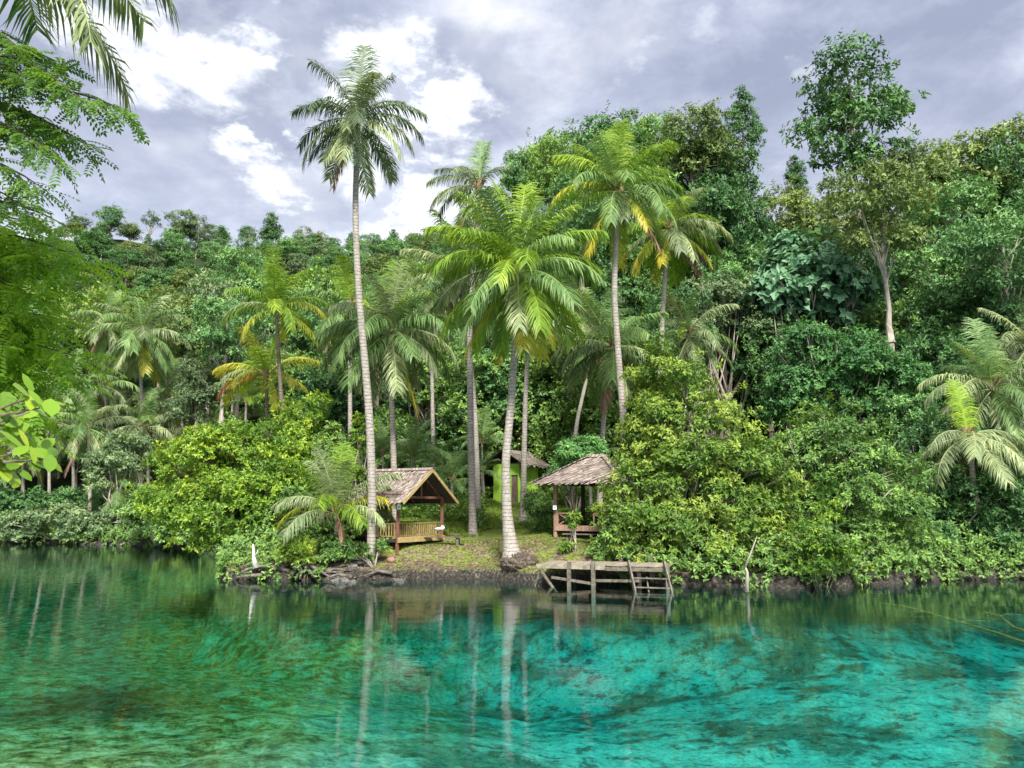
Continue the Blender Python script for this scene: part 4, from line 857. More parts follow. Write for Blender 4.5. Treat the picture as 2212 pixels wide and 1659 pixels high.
shrub('leafy_tree', 'mid green shrubby tree under the big-leaf tree', 'tree', [(720, 300, 38, 24, 3.5), (760, 330, 34, 26, 3), (700, 330, 28, 20, 3)], 47, 'grey', 120, 1.0, 30, 5, .32, .16, 207, 6, base=(720, 48))
shrub('leafy_tree', 'sprawling light green tree behind the gazebo roof', 'tree', [(575, 458, 22, 14, 1.6), (590, 448, 14, 10, 1.2), (560, 470, 16, 10, 1.2)], 35, 'fresh', 40, .6, 26, 7, .36, .10, 208, 2, 'bark', base=(578, 35.5), droop=.5)
# left bush overhanging the water
shrub('overhanging_tree', 'bright lime green tree leaning low over the water left of the pavilion', 'tree',
      [(190, 470, 42, 26, 3, 3), (235, 452, 50, 24, 3, 2), (290, 448, 36, 30, 3, 2), (210, 510, 60, 24, 3, .6), (262, 500, 56, 40, 3), (170, 498, 30, 18, 2.4, 2.5), (290, 530, 40, 24, 2, -.5), (305, 420, 22, 26, 2, 3), (235, 540, 60, 12, 2, 0)], 30.5, 'lime', 340, .75, 40, 6, .23, .105, 210, 14, 'darkbark', base=(296, 31.5), droop=.15, vines=0, shell=.5)
shrub('leafy_shrub', 'darker shrub with broad leaves at the foot of the lime green tree', 'shrub', [(286, 542, 24, 20, 1.3, .6), (312, 540, 22, 22, 1.4), (305, 515, 30, 26, 2, 1.5), (335, 553, 16, 10, .9, -.6), (345, 530, 18, 16, 1.2, .8)], 28.2, 'mid', 110, .55, 34, 6, .26, .13, 211, 6, 'darkbark')
shrub('leafy_shrub', 'bush with glossy leaves growing against the left side of the tall trunk', 'shrub', [(330, 455, 22, 30, 2), (310, 470, 24, 34, 2), (345, 480, 14, 18, 1)], 33.5, 'mid', 80, .7, 32, 6, .26, .13, 212, 6)
shrub('leafy_shrub', 'bright yellow-green climbing shrub beside the tall leaning trunk', 'shrub', [(361, 440, 8, 26, .8), (357, 470, 10, 18, .8)], 30, 'lime', 18, .4, 24, 6, .24, .15, 213, 3)
shrub('water_edge_bush', 'grey-green bush hanging over the water at the left shore', 'bush', [(60, 522, 46, 13, 3), (25, 528, 34, 11, 2.5), (100, 526, 34, 12, 2.5), (150, 528, 40, 14, 2.5, -1), (95, 530, 30, 11, 2, -1.5), (125, 518, 30, 14, 2, -.5)], 52.5, 'grey', 170, 1.0, 34, 6, .34, .17, 214, 8)
shrub('water_edge_bush', 'mid green bush on the left shore beside the lime green tree', 'bush', [(165, 510, 40, 20, 3), (190, 530, 34, 14, 2.5, -2)], 47, 'mid', 90, .95, 34, 6, .32, .16, 215, 6)
shrub('leafy_tree', 'pale feathery tree in front of the left palm grove', 'tree', [(117, 458, 24, 20, 2.5), (105, 478, 14, 16, 2), (135, 445, 14, 12, 2)], 52, 'grey', 60, .9, 26, 6, .36, .14, 216, 4)
shrub('leafy_shrub', 'spiky yellowish green clump growing on the driftwood at the water edge', 'shrub', [(298, 553, 13, 8, .6), (298, 547, 8, 6, .4)], 26.8, 'yellowgreen', 26, .28, 22, 7, .3, .06, 217, 1, 'darkbark', spread=.7, droop=-.1)
shrub('leafy_shrub', 'green shrub growing between the pavilion and the foot of the hut trunk', 'shrub', [(541, 512, 8, 12, 1.0), (534, 502, 6, 8, .8, 1), (545, 527, 7, 6, .8, -.5)], 32.5, 'mid', 26, .5, 26, 6, .34, .08, 218, 3)
shrub('leafy_shrub', 'drooping light green sapling before the gazebo bench', 'shrub', [(570, 524, 9, 4, .4), (565, 547, 6, 2, .4), (574, 517, 4, 3, .3)], 27.6, 'lime', 9, .24, 13, 6, .28, .08, 219, 2, droop=.6)
shrub('leafy_shrub', 'dark leafy shrub crowding the right corner of the gazebo', 'shrub', [(617, 535, 14, 20, 1.2), (622, 556, 22, 14, 1.0), (598, 557, 12, 5, .7)], 27.2, 'mid', 70, .5, 30, 6, .30, .10, 220, 5)
shrub('leafy_shrub', 'low light green plants around the foot of the tall palm', 'shrub', [(382, 546, 4, 5, .3), (350, 552, 16, 7, .4, -.3), (332, 553, 8, 7, .4, -.3), (364, 559, 7, 2, .3)], 27.4, 'mid', 44, .22, 20, 6, .2, .08, 221, 2)
# dark understorey behind the clearing
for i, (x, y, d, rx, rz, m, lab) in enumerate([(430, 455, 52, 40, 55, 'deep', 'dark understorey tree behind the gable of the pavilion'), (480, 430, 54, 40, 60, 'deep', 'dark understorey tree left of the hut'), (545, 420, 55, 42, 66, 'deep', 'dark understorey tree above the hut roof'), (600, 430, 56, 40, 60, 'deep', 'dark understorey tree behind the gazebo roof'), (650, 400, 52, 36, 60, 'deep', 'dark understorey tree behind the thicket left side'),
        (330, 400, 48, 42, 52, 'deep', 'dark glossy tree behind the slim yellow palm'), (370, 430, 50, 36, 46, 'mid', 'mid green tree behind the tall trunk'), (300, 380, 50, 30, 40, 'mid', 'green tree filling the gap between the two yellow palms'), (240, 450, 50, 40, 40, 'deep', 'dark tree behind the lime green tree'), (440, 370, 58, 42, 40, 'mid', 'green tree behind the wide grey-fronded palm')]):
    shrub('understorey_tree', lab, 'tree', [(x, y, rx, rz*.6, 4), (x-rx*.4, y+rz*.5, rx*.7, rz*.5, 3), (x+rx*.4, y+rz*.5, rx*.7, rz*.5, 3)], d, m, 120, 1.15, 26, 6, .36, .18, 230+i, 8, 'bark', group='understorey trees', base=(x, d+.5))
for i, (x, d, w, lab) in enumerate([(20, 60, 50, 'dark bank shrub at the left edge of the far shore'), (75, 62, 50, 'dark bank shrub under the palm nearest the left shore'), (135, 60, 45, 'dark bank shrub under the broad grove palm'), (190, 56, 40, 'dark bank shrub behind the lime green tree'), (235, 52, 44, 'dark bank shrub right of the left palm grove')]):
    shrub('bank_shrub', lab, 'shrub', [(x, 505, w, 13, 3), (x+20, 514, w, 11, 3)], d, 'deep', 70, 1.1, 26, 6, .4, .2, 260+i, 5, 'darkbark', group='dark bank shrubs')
# ------------------------------------------------------------------ the right forest
RF = [ # px, ytop, d, kind, mat, width px, bark, label
 (848, 52, 62, 'tall_a', 'deep', 108, 'bark', 'tallest tree of the right forest, its dense crown standing alone against the sky'),
 (741, 84, 60, 'cone_a', 'forest', 50, 'bark', 'slender pointed tree draped in creepers left of the tallest tree'),
 (716, 128, 58, 'vine_a', 'deep', 84, 'darkbark', 'dark creeper-covered tree under the slender pointed tree'),
 (690, 112, 56, 'round_a', 'olive', 70, 'bark', 'rounded tree between the bright tall palm and the pointed tree'),
 (636, 108, 60, 'vine_b', 'mid', 58, 'bark', 'creeper-topped tree with ragged twigs behind the bright tall palm'),
 (600, 122, 57, 'round_b', 'forest', 70, 'bark', 'rounded tree left behind the bright tall palm'),
 (553, 133, 54, 'vine_c', 'mid', 56, 'bark', 'tree hung with a pale green curtain of creepers left in the right forest'),
 (524, 150, 60, 'round_c', 'forest', 44, 'bark', 'dark rounded tree at the far left end of the right forest'),
 (580, 165, 50, 'vine_d', 'forest', 70, 'bark', 'vine covered tree right of the pale creeper curtain'),
 (700, 180, 50, 'round_d', 'deep', 84, 'bark', 'dark tree between the yellow-fronded palm and the forest'),
 (745, 190, 52, 'vine_e', 'deep', 76, 'darkbark', 'dark green column of creepers right of the yellow-fronded palm'),
 (795, 150, 58, 'cone_b', 'deep', 34, 'bark', 'small dark crown just left of the tallest tree trunk'),
 (780, 190, 56, 'round_e', 'olive', 62, 'bark', 'olive green tree above the big-leaf tree'),
 (822, 192, 55, 'round_f', 'olive', 60, 'bark', 'soft olive tree below the tallest tree'),
 (878, 170, 42.5, 'flat_a', 'olive', 100, 'palebark', 'layered light green tree with a pale forked trunk in the right forest'),
 (938, 134, 66, 'sparse_a', 'grey', 96, 'palebark', 'thin pale crowned tree on the skyline right of the tallest tree'),
 (905, 150, 64, 'round_g', 'grey', 70, 'bark', 'greyish tree filling the skyline right of the tallest tree'),
 (982, 140, 60, 'flat_b', 'olive', 120, 'palebark', 'broad crowned skyline tree near the right edge'),
 (1018, 142, 56, 'round_h', 'forest', 80, 'bark', 'leafy skyline tree cut by the right edge'),
 (950, 190, 54, 'round_i', 'forest', 84, 'bark', 'forest tree under the thin pale crowned one'),
 (1000, 212, 41, 'flat_c', 'forest', 96, 'palebark', 'layered tree with pale trunk at the right edge'),
 (925, 235, 48, 'vine_f', 'forest', 80, 'bark', 'creeper-hung tree right of the pale forked trunk'),
 (965, 265, 44, 'vine_g', 'deep', 84, 'palebark', 'dark creeper-hung tree above the right edge palm'),
 (1020, 270, 42, 'round_j', 'forest', 80, 'bark', 'shaded tree behind the right edge palm'),
 (905, 300, 46.5, 'round_k', 'deep', 70, 'bark', 'dark tree just right of the fresh green rounded tree top'),
 (850, 240, 50, 'round_l', 'deep', 76, 'darkbark', 'dark tree behind the big-leaf tree'),
 (760, 245, 50, 'round_m', 'forest', 70, 'bark', 'dark green tree left behind the big-leaf tree'),
 (720, 250, 48, 'vine_h', 'forest', 60, 'bark', 'creeper-hung tree right of the yellow-fronded palm trunk'),
 (640, 230, 54, 'round_n', 'deep', 70, 'bark', 'dark tree between the two tall right palms'),
 (590, 235, 58, 'round_o', 'forest', 70, 'bark', 'shaded tree left of the bright tall palm trunk'),
 (540, 215, 62, 'round_p', 'deep', 70, 'bark', 'dark tree behind the crown of the middle palm'),
 (505, 300, 62, 'round_q', 'deep', 70, 'bark', 'dark tree low behind the crown of the middle palm'),
 (560, 320, 56, 'round_r', 'deep', 80, 'bark', 'dark tree low behind the bright tall palm'),
 (625, 330, 50, 'round_s', 'deep', 70, 'bark', 'dark tree in the hollow behind the thicket top'),
 (940, 330, 40, 'round_t', 'deep', 76, 'bark', 'dark tree left of the right edge palm crown'),
 (1010, 400, 38, 'round_u', 'deep', 70, 'bark', 'dark tree under the right edge palm crown'),
 (905, 385, 38, 'vine_i', 'forest', 70, 'bark', 'creeper-hung tree behind the dark right thicket'),
 (765, 305, 46, 'vine_j', 'deep', 66, 'bark', 'creeper-hung tree between big-leaf tree and thicket'),
 (680, 290, 46, 'round_v', 'forest', 60, 'bark', 'green tree behind the top of the big thicket'),
 (1075, 150, 60, 'round_w', 'forest', 90, 'bark', 'tree just beyond the right edge of the skyline'),
 (1075, 260, 46, 'vine_k', 'forest', 100, 'bark', 'creeper-hung tree reaching in at the right edge'),
]
for i, (x, y, d, k, m, w, bk, lab) in enumerate(RF):
    forest_tree(x, y, 0, d, k, m, lab, w, bk, group='trees of the right forest', rz=i)
for i, (x, y, d, k, m, w, lab) in enumerate([(570, 138, 62, 'round_a', 'mid', 70, 'leafy skyline tree between the pale creeper curtain and the bright tall palm'), (655, 122, 62, 'round_d', 'forest', 76, 'leafy skyline tree just right of the bright tall palm top'), (617, 132, 64, 'round_b', 'olive', 70, 'skyline tree right behind the bright tall palm top'), (535, 148, 62, 'round_c', 'mid', 60, 'skyline tree left of the pale creeper curtain'), (700, 146, 62, 'round_e', 'deep', 80, 'dense skyline tree left of the slender pointed tree'), (640, 165, 54, 'vine_b', 'forest', 84, 'creeper-hung tree between the bright palm and the yellow-fronded palm crowns'), (960, 160, 60, 'round_g', 'olive', 90, 'leafy tree just below the right skyline'), (1030, 165, 62, 'round_a', 'forest', 90, 'leafy tree just below the skyline at the right edge')]):
    forest_tree(x, y, 0, d, k, m, lab, w, 'bark', group='trees of the right forest', rz=i*1.3)
fr = random.Random(21)
for i in range(44):
    x = 500+560*((i*.618) % 1); d = fr.uniform(47, 72); y = 190+150*fr.random() if x < 760 or x > 830 else fr.uniform(220, 340)
    if d < 54: y += 50
    forest_tree(x, y, 0, d, fr.choice(['round_a', 'vine_a', 'vine_b', 'round_d', 'vine_e']), fr.choice(['forest', 'deep', 'deep', 'mid']), 'leafy tree packed among its like inside the right forest', fr.uniform(80, 110), 'bark', group='trees of the right forest', rz=i)
# trees on the skyline and face of the left hill
hr = random.Random(77); grp = 'trees covering the left hill'
def far_tree(x, y, Y, hgt, kind, mat, wf, label):
    """a tree whose top shows at (x, y) if the slope allows: standing on the hill at distance Y"""
    z0 = gz(x, Y)
    lv, mb, H = proto(kind); key = ('far', kind, mat)
    if key not in FM: FM[key] = (lv.mesh('crown_'+kind, M[mat]), None)
    kb = (kind, 'palebark')
    if kb not in FM: FM[kb] = mb.mesh('trunk_'+kind, M['palebark'])
    s = hgt/H; t = thing('hillside_tree', label, 'tree', (x, Y, z0), 0, grp)
    rz = hr.uniform(0, 6.28); put('crown', FM[key][0], t, s=(s*wf, s*wf, s), rz=rz); put('trunk', FM[kb], t, s=(s, s, s), rz=rz)
def far_px(px, py, Y, kind, mat, wf, label):
    p = P(px, py, Y/S); z0 = gz(p.x, p.y); far_tree(p.x, 0, p.y, min(15, max(7, p.z-z0)), kind, mat, wf, label)
SKY = [(112, 210, 'round_b', 'forest', 'tall round-topped tree on the left skyline'), (132, 226, 'round_a', 'olive', 'bushy tree beside the tall round-topped one on the left skyline'), (152, 212, 'sparse_b', 'grey', 'open crowned tree on the left skyline, first right of the round-topped one'), (184, 214, 'flat_b', 'grey', 'flat crowned thin tree on the left skyline'), (200, 216, 'sparse_a', 'grey', 'spindly tree right of the flat crowned one on the left skyline'),
       (271, 213, 'cone_b', 'deep', 'dark pointed tree on the left skyline'), (250, 232, 'sparse_b', 'grey', 'small thin tree left of the dark pointed one'), (305, 226, 'sparse_a', 'grey', 'pale open tree right of the dark pointed one'), (322, 235, 'round_a', 'olive', 'small bushy tree near the tall trunk on the skyline'), (352, 233, 'cone_a', 'forest', 'pointed small tree just left of the tall trunk on the skyline'),
       (372, 236, 'flat_a', 'forest', 'small layered tree just right of the tall trunk on the skyline'), (394, 230, 'cone_b', 'forest', 'lone bluish tree between the tall trunk and the palms on the skyline'), (75, 228, 'round_c', 'olive', 'leafy tree behind the feathery branches on the left skyline'), (222, 228, 'cone_a', 'deep', 'dark small tree in the dip of the left skyline')]
for (x, y, k, m, lab) in SKY: far_px(x, y, 246, k, m, 1.05, lab)
labs = {'forest': 'mid green forest tree among its like on the slope of the left hill', 'olive': 'yellowish green forest tree among its like on the slope of the left hill', 'deep': 'dark green forest tree among its like on the slope of the left hill', 'grey': 'pale grey-green forest tree among its like on the slope of the left hill', 'sun': 'light fresh green low tree among its like on the lower slope of the left hill'}
kinds = ['round_a', 'round_b', 'round_c', 'cone_a', 'flat_a', 'tall_a', 'vine_b', 'round_d']
rowY = [118, 130, 143, 156, 169, 182, 195, 209, 223, 236, 247]
for r, Y in enumerate(rowY):
    n = 27
    x0, x1 = -.70*Y, -.02*Y
    for i in range(n):
        x = x0+(x1-x0)*(i+hr.uniform(.1, .9))/n; y = Y+hr.uniform(-7, 7)
        if Y < 165 and -.48*Y < x < -.22*Y: m = hr.choice(['olive', 'sun', 'grey', 'olive'])
        else: m = hr.choice(['forest', 'forest', 'olive', 'deep', 'grey', 'forest'])
        hg = hr.uniform(7, 12) if m != 'sun' else hr.uniform(5, 8)
        if r >= 9: hg = hr.uniform(5, 8.5)
        far_tree(x, 0, y, hg, hr.choice(kinds), m, hr.uniform(1.0, 1.35), labs[m])
# mid-distance trees between the grove and the hill
ML = [(215, 265, 72, 'sparse_b', 'grey', 66, 'palebark', 'open tree with pale stems left of the slim yellow palm'), (190, 300, 70, 'round_b', 'olive', 56, 'palebark', 'light tree with bare stems right of the left palm grove'), (228, 300, 58, 'flat_b', 'forest', 70, 'palebark', 'layered tree behind the slim yellow palm'), (245, 250, 80, 'tall_a', 'forest', 66, 'bark', 'tall tree rising behind the slim yellow palm'),
      (300, 290, 66, 'round_d', 'forest', 66, 'bark', 'rounded tree right behind the slim yellow palm'), (200, 350, 58, 'vine_a', 'grey', 50, 'palebark', 'creeper-hung tree with a tall pale trunk left of the orange frond'), (330, 270, 74, 'round_a', 'mid', 60, 'bark', 'rounded tree left of the tall leaning trunk'), (420, 262, 78, 'round_c', 'mid', 70, 'bark', 'rounded tree between the tall trunk and the dark crowned palm'), (380, 280, 70, 'round_b', 'forest', 60, 'bark', 'tree right behind the tall leaning trunk'), (455, 290, 70, 'round_a', 'forest', 60, 'bark', 'tree low behind the dark crowned palm'),
      (10, 330, 70, 'round_d', 'olive', 80, 'bark', 'tree at the left edge below the feathery branches'), (55, 320, 78, 'round_a', 'olive', 70, 'bark', 'olive tree above the left palm grove'), (110, 292, 84, 'flat_a', 'sun', 90, 'bark', 'light green spreading tree above the left palm grove'), (165, 290, 84, 'round_c', 'sun', 70, 'bark', 'light green tree above the broad grove palm'), (155, 440, 60, 'vine_b', 'mid', 46, 'bark', 'creeper-covered tree right of the left palm grove')]
for i, (x, y, d, k, m, w, bk, lab) in enumerate(ML): forest_tree(x, y, 0, d, k, m, lab, w, bk, group='trees behind the left shore', rz=i*2)
# bare grove trunks with no visible crown of their own
# ------------------------------------------------------------------ near left tree with feathery leaves, reaching in from outside the frame
def pinnate(lv, rng, base, d, L, npair, ll, lw, tint):
    d = Vector(d).normalized(); up = Vector((0, 0, 1)); s = d.cross(up).normalized(); n = s.cross(d)
    P_ = []; D_ = []; N_ = []; T_ = []
    roll = rng.uniform(-.5, .5); s = (s*math.cos(roll)+n*math.sin(roll)).normalized(); n = s.cross(d).normalized()
    for i in range(npair):
        t = (i+1)/npair; p = Vector(base)+d*L*t-up*L*.25*t*t
        for sg in (-1, 1): P_.append(p); D_.append(s*sg*.9+d*.45-up*.22); N_.append(n); T_.append(tint+rng.uniform(-.15, .15))
    P_.append(Vector(base)+d*L*1.02-up*L*.25); D_.append(d-up*.5); N_.append(n); T_.append(tint)
    lv.add(np.array(P_), np.array(D_), np.array(N_)+rng.normal(0, .12, (len(P_), 3)), ll*rng.uniform(.8, 1.1, len(P_)), lw, np.array(T_))
def near_tree():
    rng = np.random.default_rng(5); pr = random.Random(5); d0 = 7.6
    foot = Vector((-12.2, 11.0, gz(-12.2, 11)))
    t = thing('feathery_tree', 'near tree at the left edge with bright feathery leaves reaching over the sky', 'tree', foot)
    fork = foot+Vector((.3, 0, 5.0)); tr = MB(); tr.tube([foot-Vector((0, 0, .4)), foot+Vector((.1, 0, 2.2)), fork, fork+Vector((.2, .2, 4))], [.34, .26, .2, .1], 10, rough=.06, rng=pr); tr.build('trunk', M['darkbark'], t, off=foot, smooth=True)
    groups = [('sky', 'feathersky', [((0, 58), (70, 66), 13), ((0, 66), (84, 98), 16), ((-10, 96), (136, 112), 18), ((-10, 108), (92, 146), 15), ((-20, 130), (64, 160), 14), ((-20, 168), (52, 192), 11), ((-20, 80), (40, 80), 12), ((-20, 40), (20, 45), 8), ((-30, 110), (60, 128), 12), ((-20, 195), (22, 203), 6), ((0, 140), (60, 132), 9), ((-10, 210), (74, 228), 5)], d0, 1.0),
              ('low', 'feather', [((-30, 236), (70, 228), 14), ((-30, 250), (116, 262), 18), ((-30, 262), (84, 272), 16), ((-30, 280), (60, 300), 15), ((-40, 300), (48, 330), 14), ((-40, 330), (80, 318), 16), ((-40, 350), (44, 372), 14), ((-40, 360), (100, 356), 17), ((-30, 390), (50, 412), 13), ((-30, 300), (20, 300), 12), ((-30, 340), (30, 345), 12), ((-30, 372), (62, 400), 14), ((-30, 410), (56, 428), 12), ((-30, 270), (40, 255), 13), ((-30, 315), (72, 342), 14), ((-40, 380), (20, 390), 12), ((-30, 325), (35, 318), 12), ((-40, 285), (45, 278), 12), ((-30, 395), (95, 378), 13), ((-30, 240), (35, 240), 13)], 9.8, 1.5)]
    for (gn, mat, brs, d, fs) in groups:
        lv = Leaves(); mb = MB()
        for (a, b, n) in brs:
            A = P(a[0]-25, a[1]-14, d+rng.uniform(0, .8)); bx_ = b[0]-(24 if gn == 'low' else 4); B = P(bx_, b[1], d+rng.uniform(-.7, .5)); mid = A.lerp(B, .5)+Vector((0, 0, .12*(B-A).length*.5))
            path = [A.lerp(mid, .5), mid, mid.lerp(B, .5)+Vector((0, 0, .03)), B]
            path = [fork+Vector((0, 0, pr.uniform(-1.5, 1.5) if gn == 'low' else pr.uniform(1, 3.5))), A]+path
            mb.tube(path, [.06, .04, .028, .022, .014, .006], 5)
            D1 = (B-A).normalized(); k = int(n*(3.0 if gn == 'sky' else 2.3))
            for i in range(k):
                s = i/(k-1); p = A.lerp(mid, s*2) if s < .5 else mid.lerp(B, s*2-1)
                sd = D1.cross(Vector((0, 0, 1))).normalized()*(1 if i % 2 else -1)
                dv = D1*rng.uniform(.2, .9)+sd*rng.uniform(.2, .9)+Vector((0, 0, rng.uniform(-.75, .25)))
                tn = .5+rng.uniform(-.25, .25)
                pinnate(lv, rng, p+Vector((0, 0, rng.uniform(-.05, .05))), dv, rng.uniform(.34, .5)*fs, 8 if gn == 'sky' else 9, .095*fs, .044*fs, tn)
                if rng.random() < .6: pinnate(lv, rng, p+dv.normalized()*.2*fs, dv+Vector(tuple(rng.normal(0, .6, 3))), rng.uniform(.3, .45)*fs, 7, .09*fs, .042*fs, tn)
        b = mb.build('branch', M['darkbark'], t, off=foot); me = lv.mesh('foliage', M[mat], foot)
        put('foliage', me, b)
    return t
near_tree()
def near_palm():
    T0 = P(-42, -72, 7.4); f = (T0.x-3.4, T0.y+.3); z0 = gz(*f)
    t = thing('overhead_palm', 'near coconut palm outside the frame whose long fronds hang in at the top left corner', 'palm tree', (f[0], f[1], z0), 0)
    o = Vector((f[0], f[1], z0)); top = T0-o
    mb = MB(); mb.tube([Vector((0, 0, -.3)), Vector((.5, 0, 3)), Vector((1.8, 0, 7)), top], [.24, .18, .16, .14], 12, rough=.03); mb.build('trunk', M['ptrunk'], t, smooth=True)
    for (az, e, ls, m) in ((-12, -10, .80, 'palmgrey'), (14, 25, .80, 'palmgrey'), (-60, -30, .7, 'palm'), (60, 40, .8, 'palmgrey'), (100, 40, .8, 'palm'), (150, 25, .8, 'palm'), (200, 40, .8, 'palm'), (250, 40, .8, 'palm'), (305, 55, .8, 'palm'), (-35, 55, .8, 'palmgrey'), (40, -10, .75, 'palmgrey')):
        put('frond', frond_mesh(e, 1 if az < 0 else 0, m), t, top, R(az), ls)
near_palm()
def big_leaf_branch():
    rng = np.random.default_rng(9); pr = random.Random(9); d = 4.4
    foot = Vector((-7.6, 4.5, 0)); foot.z = gz(foot.x, foot.y)
    t = thing('glossy_leaved_shrub', 'near shrub at the left edge with large glossy oval leaves above the water', 'shrub', foot)
    lv = Leaves(); mb = MB()
    for (x, y, n) in ((8, 402, 7), (28, 398, 8), (40, 408, 6), (4, 425, 5), (6, 445, 8), (24, 452, 9), (40, 448, 8), (18, 468, 8), (44, 460, 6), (2, 465, 6), (30, 412, 5), (-6, 408, 6)):
        p = P(x, y, d+pr.uniform(-.2, .2)); a = P(-30, y+pr.uniform(-10, 14), d); mb.tube([foot+Vector((0, 0, 1)), a, a.lerp(p, .5)-Vector((0, 0, .05)), p], [.03, .02, .012, .006], 5)
        twigs(lv, rng, np.array([tuple(p)]), np.array([[.5, -.2, .35]]), max(3, n-3), .23, .115, 1.15, .35, .5, .4)
    b = mb.build('stems', M['bark'], t, off=foot); put('foliage', lv.oval('foliage', M['glossy'], foot), b)
big_leaf_branch()
# ------------------------------------------------------------------ small things at the water
def root_tubes(name, label, cat, paths, mat, group=None):
    b = paths[0][0][0]; o = P(b[0], b[1], b[2]); t = thing(name, label, cat, (o.x, o.y, o.z)); mb = MB(); pr = random.Random(len(label))
    for pts, r in paths:
        W_ = [P(p[0], p[1], p[2])-o for p in pts]; k = len(W_); mb.tube(W_, [r*(1-.75*i/(k-1)) for i in range(k)], 7, rough=.18, rng=pr)
    mb.build('wood', M[mat], t, smooth=True); return t
root_tubes('dead_stump', 'bleached white dead stub standing on the driftwood in the water', 'stump', [([(256, 568, 26.6), (254, 558, 26.6), (253, 544, 26.6)], .15), ([(254.5, 556, 26.6), (257, 553, 26.5), (258, 550, 26.5)], .05)], 'whitewood')
root_tubes('driftwood_root', 'long arching grey root reaching left into the water under the white stub', 'driftwood', [([(292, 572, 27), (278, 568, 26.9), (262, 566, 26.8), (248, 569, 26.6), (234, 577, 26.5)], .16), ([(278, 572, 27), (262, 574.5, 26.6), (246, 576, 26.5), (236, 577.5, 26.5)], .13), ([(292, 563, 27.2), (283, 566, 27), (276, 574, 26.8)], .14)], 'driftwood')
root_tubes('driftwood_root', 'tangled stump roots under the spiky bush at the water edge', 'driftwood', [([(300, 560, 27), (296, 568, 26.8), (290, 578, 26.6)], .2), ([(300, 560, 27), (306, 567, 26.8), (316, 578, 26.5)], .2), ([(300, 560, 27), (301, 570, 26.7), (300, 579, 26.5)], .17), ([(304, 562, 27), (314, 568, 26.8), (330, 577, 26.6)], .14), ([(318, 575, 26.8), (334, 569, 26.9), (352, 571, 26.9)], .1)], 'driftwood')
root_tubes('fallen_log', 'pair of pale fallen poles lying on the bank right of the spiky bush', 'log', [([(366, 561.5, 27.2), (345, 565, 27.1), (325, 569, 27)], .13), ([(360, 560, 27.4), (335, 564.5, 27.3), (318, 568, 27.2)], .1)], 'driftwood')
root_tubes('driftwood_root', 'low dark root lying in the water below the bank beside small rocks', 'driftwood', [([(352, 577, 26.6), (338, 574, 26.6), (326, 578, 26.4)], .12), ([(344, 572, 26.9), (330, 572, 26.8), (316, 574, 26.7)], .08), ([(366, 570, 26.9), (352, 567, 27), (338, 572, 26.9)], .1), ([(392, 573, 26.8), (378, 571, 26.8), (364, 576, 26.6)], .11)], 'driftwood')
root_tubes('bare_sapling', 'thin pale bare stick rising from the water before the big thicket', 'sapling', [([(747, 592, 22.8), (747, 572, 22.8), (745, 566, 22.8)], .1), ([(745, 567, 22.8), (752, 550, 22.8), (757, 536, 22.8)], .05)], 'palebark')
def Wp(px, py, z):
    d = Dir(px, py); t = (z-CAMZ)/d.z; return Vector((d.x*t, d.y*t, z))
def sunken():
    pr = random.Random(6)
    for (pts, r, lab) in (([(1060, 655), (1000, 634), (960, 622), (908, 607), (880, 603)], .045, 'long thin yellowish branch lying just under the water at the right edge'), ([(1060, 640), (1015, 628), (1000, 616), (985, 612)], .04, 'short forked stick in the water above the long sunken branch')):
        W_ = [Wp(x, y, -.05-.05*i if r < .08 else -.12) for i, (x, y) in enumerate(pts)]; o = W_[0]; t = thing('sunken_branch', lab, 'branch', o); mb = MB(); mb.tube([p-o for p in W_], [r*(1-.12*i) for i in range(len(W_))], 6, rough=.2, rng=pr)
        if r < .08: mb.tube([W_[2]-o, W_[2]-o+Vector((.5, .5, 0)), W_[2]-o+Vector((1.2, .7, -.05))], [.025, .015, .008], 5)
        mb.build('wood', M['olivewood'] if r < .08 else M['orangewood'], t)
sunken()
def rocks():
    pr = random.Random(12)
    for (x, y, d, r, lab) in ((343, 576, 26.6, .42, 'pale pointed rock in the shallows below the tall palm'), (352, 579, 26.2, .28, 'small wet rock awash left of the bank'), (333, 575, 26.7, .35, 'mossy stone among the roots at the water edge'), (353, 570, 27, .3, 'yellowish stone on the bank edge above the pale pointed rock'), (400, 579, 26.5, .3, 'dark stone at the foot of the bank below the pavilion')):
        q = P(x, y, d); z = max(gz(q.x, q.y), -.15); t = thing('rock', lab, 'rock', (q.x, q.y, z), 0, 'rocks along the bank'); mb = MB(); mb.blob((0, 0, .05), (r, r*.8, r*.7), pr, .25, 10, 7); mb.build('stone', M['rock'], t)
rocks()
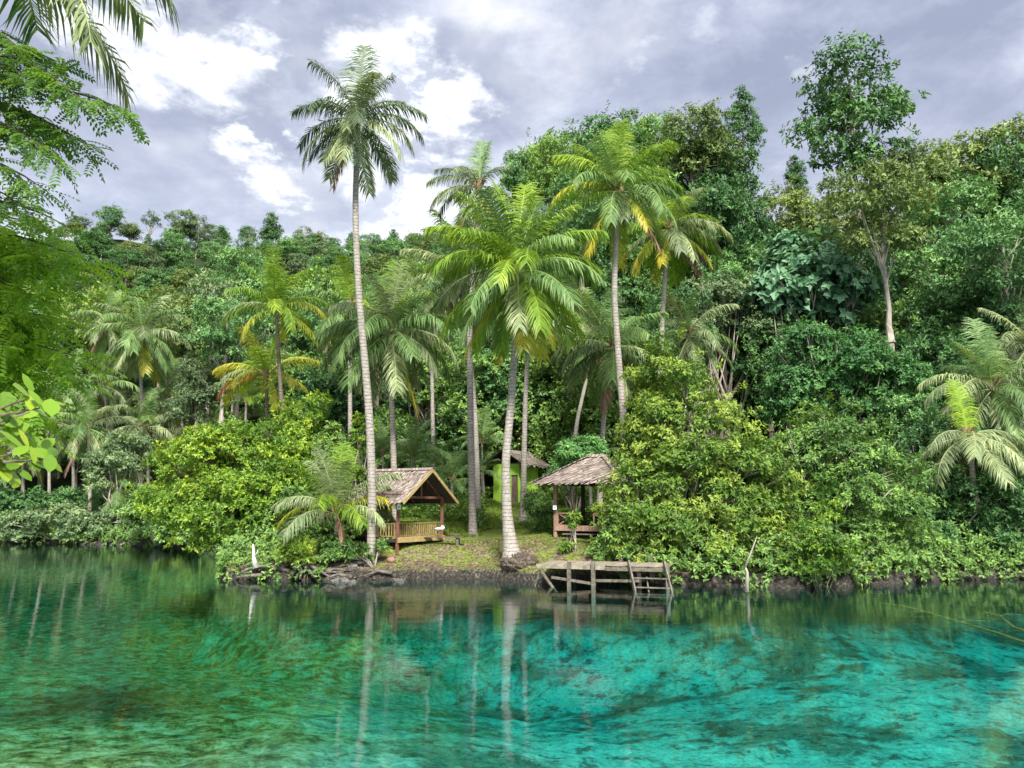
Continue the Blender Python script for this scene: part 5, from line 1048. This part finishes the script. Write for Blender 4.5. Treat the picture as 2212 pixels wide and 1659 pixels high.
# soil mound round the foot of the middle palm, ground cover, litter
def ground_stuff():
    rng = np.random.default_rng(3)
    def scatter(n, x0, x1, y0, y1):
        x = rng.uniform(x0, x1, n); y = rng.uniform(y0, y1, n); return x, y
    lv = Leaves(); x, y = scatter(150000, -16, 9, 39.5, 72); d = y-shore(x); g = fbm(x*.35, y*.35, 50, 4); path = np.abs(x-(.6+(y-41)*-.03))
    keep = (d > .7); keep &= ((g > .40+.16*smooth((44-y)/3)) | (y > 53) & (path > .9)) & ~((x > -7) & (x < -1.5) & (y < 44) & (g < .52)); x, y, path = x[keep], y[keep], path[keep]; z = ground_z(x, y); n = len(x)
    hh = np.where(y < 47, .10, .26)*rng.uniform(.5, 1.4, n)*np.where(path < 1.2, .5, 1)
    dd = np.stack([rng.normal(0, .45, n), rng.normal(0, .45, n), np.ones(n)], 1); lv.add(np.stack([x, y, z-.02], 1), dd, rdir(rng, n, -.2, .6), hh, hh*.22+.015, .5+rng.uniform(-.4, .45, n))
    o = link(bpy.data.objects.new('grass', lv.mesh('grass', M['grass']))); tag(o, 'short green grass and weeds on the bank between the pavilion and the gazebo', 'grass', kind='stuff')
    lv = Leaves(); x, y = scatter(13000, -9, 9, 38.5, 46); d = y-shore(x); keep = d > .12; x, y = x[keep], y[keep]; n = len(x); z = ground_z(x, y)
    lv.add(np.stack([x, y, z+.02], 1), rdir(rng, n, -.1, .25), rdir(rng, n, .5, 1), rng.uniform(.05, .16, n), rng.uniform(.03, .07, n), rng.uniform(0, 1, n))
    o = link(bpy.data.objects.new('leaf_litter', lv.mesh('leaf_litter', M['litter']))); tag(o, 'dry brown leaf litter scattered over the bare soil of the bank', 'leaf litter', kind='stuff')
    # leafy weeds behind
    lv = Leaves(); x, y = scatter(9000, -30, 30, 46, 76); g = fbm(x*.2, y*.2, 80, 3); keep = (y-shore(x) > 1) & ~((np.abs(x-(.6-(y-41)*.03)) < 1.8) & (y < 66)) & ((g > .42) | (y > 60)) & ((np.abs(x+3) > 3.2) | (y > 50)) & ~((512+x/y*773 > 486) & (512+x/y*773 < 548) & (y < 70)); x, y = x[keep], y[keep]; z = ground_z(x, y); n = len(x)
    twigs(lv, rng, np.stack([x, y, z+rng.uniform(.1, .8, n)], 1), np.tile([0, 0, 1.0], (n, 1)), 9, .42, .15, 1.0, .25, .5, .4)
    o = link(bpy.data.objects.new('undergrowth', lv.mesh('undergrowth', M['mid']))); tag(o, 'leafy green undergrowth covering the ground behind the clearing', 'undergrowth', kind='stuff')
    # shoreline plants
    lv = Leaves(); x = rng.uniform(-75, 60, 11000); y = shore(x)+rng.uniform(-.3, 4, 11000); keep = ~((x > -9.5) & (x < 5.2)) ; x, y = x[keep], y[keep]; z = np.maximum(ground_z(x, y), 0); n = len(x)
    twigs(lv, rng, np.stack([x, y, z+rng.uniform(.1, 1.3, n)**1.2, ], 1), np.stack([rng.normal(0, .3, n), -rng.uniform(.2, 1, n), rng.uniform(0, 1, n)], 1), 8, .25, .105, 1.0, .45, .5, .4)
    o = link(bpy.data.objects.new('shore_cover', lv.mesh('shore_cover', M['mid']))); tag(o, 'dark leafy plants overhanging the waterline along the shore', 'shore plants', kind='stuff')
ground_stuff()
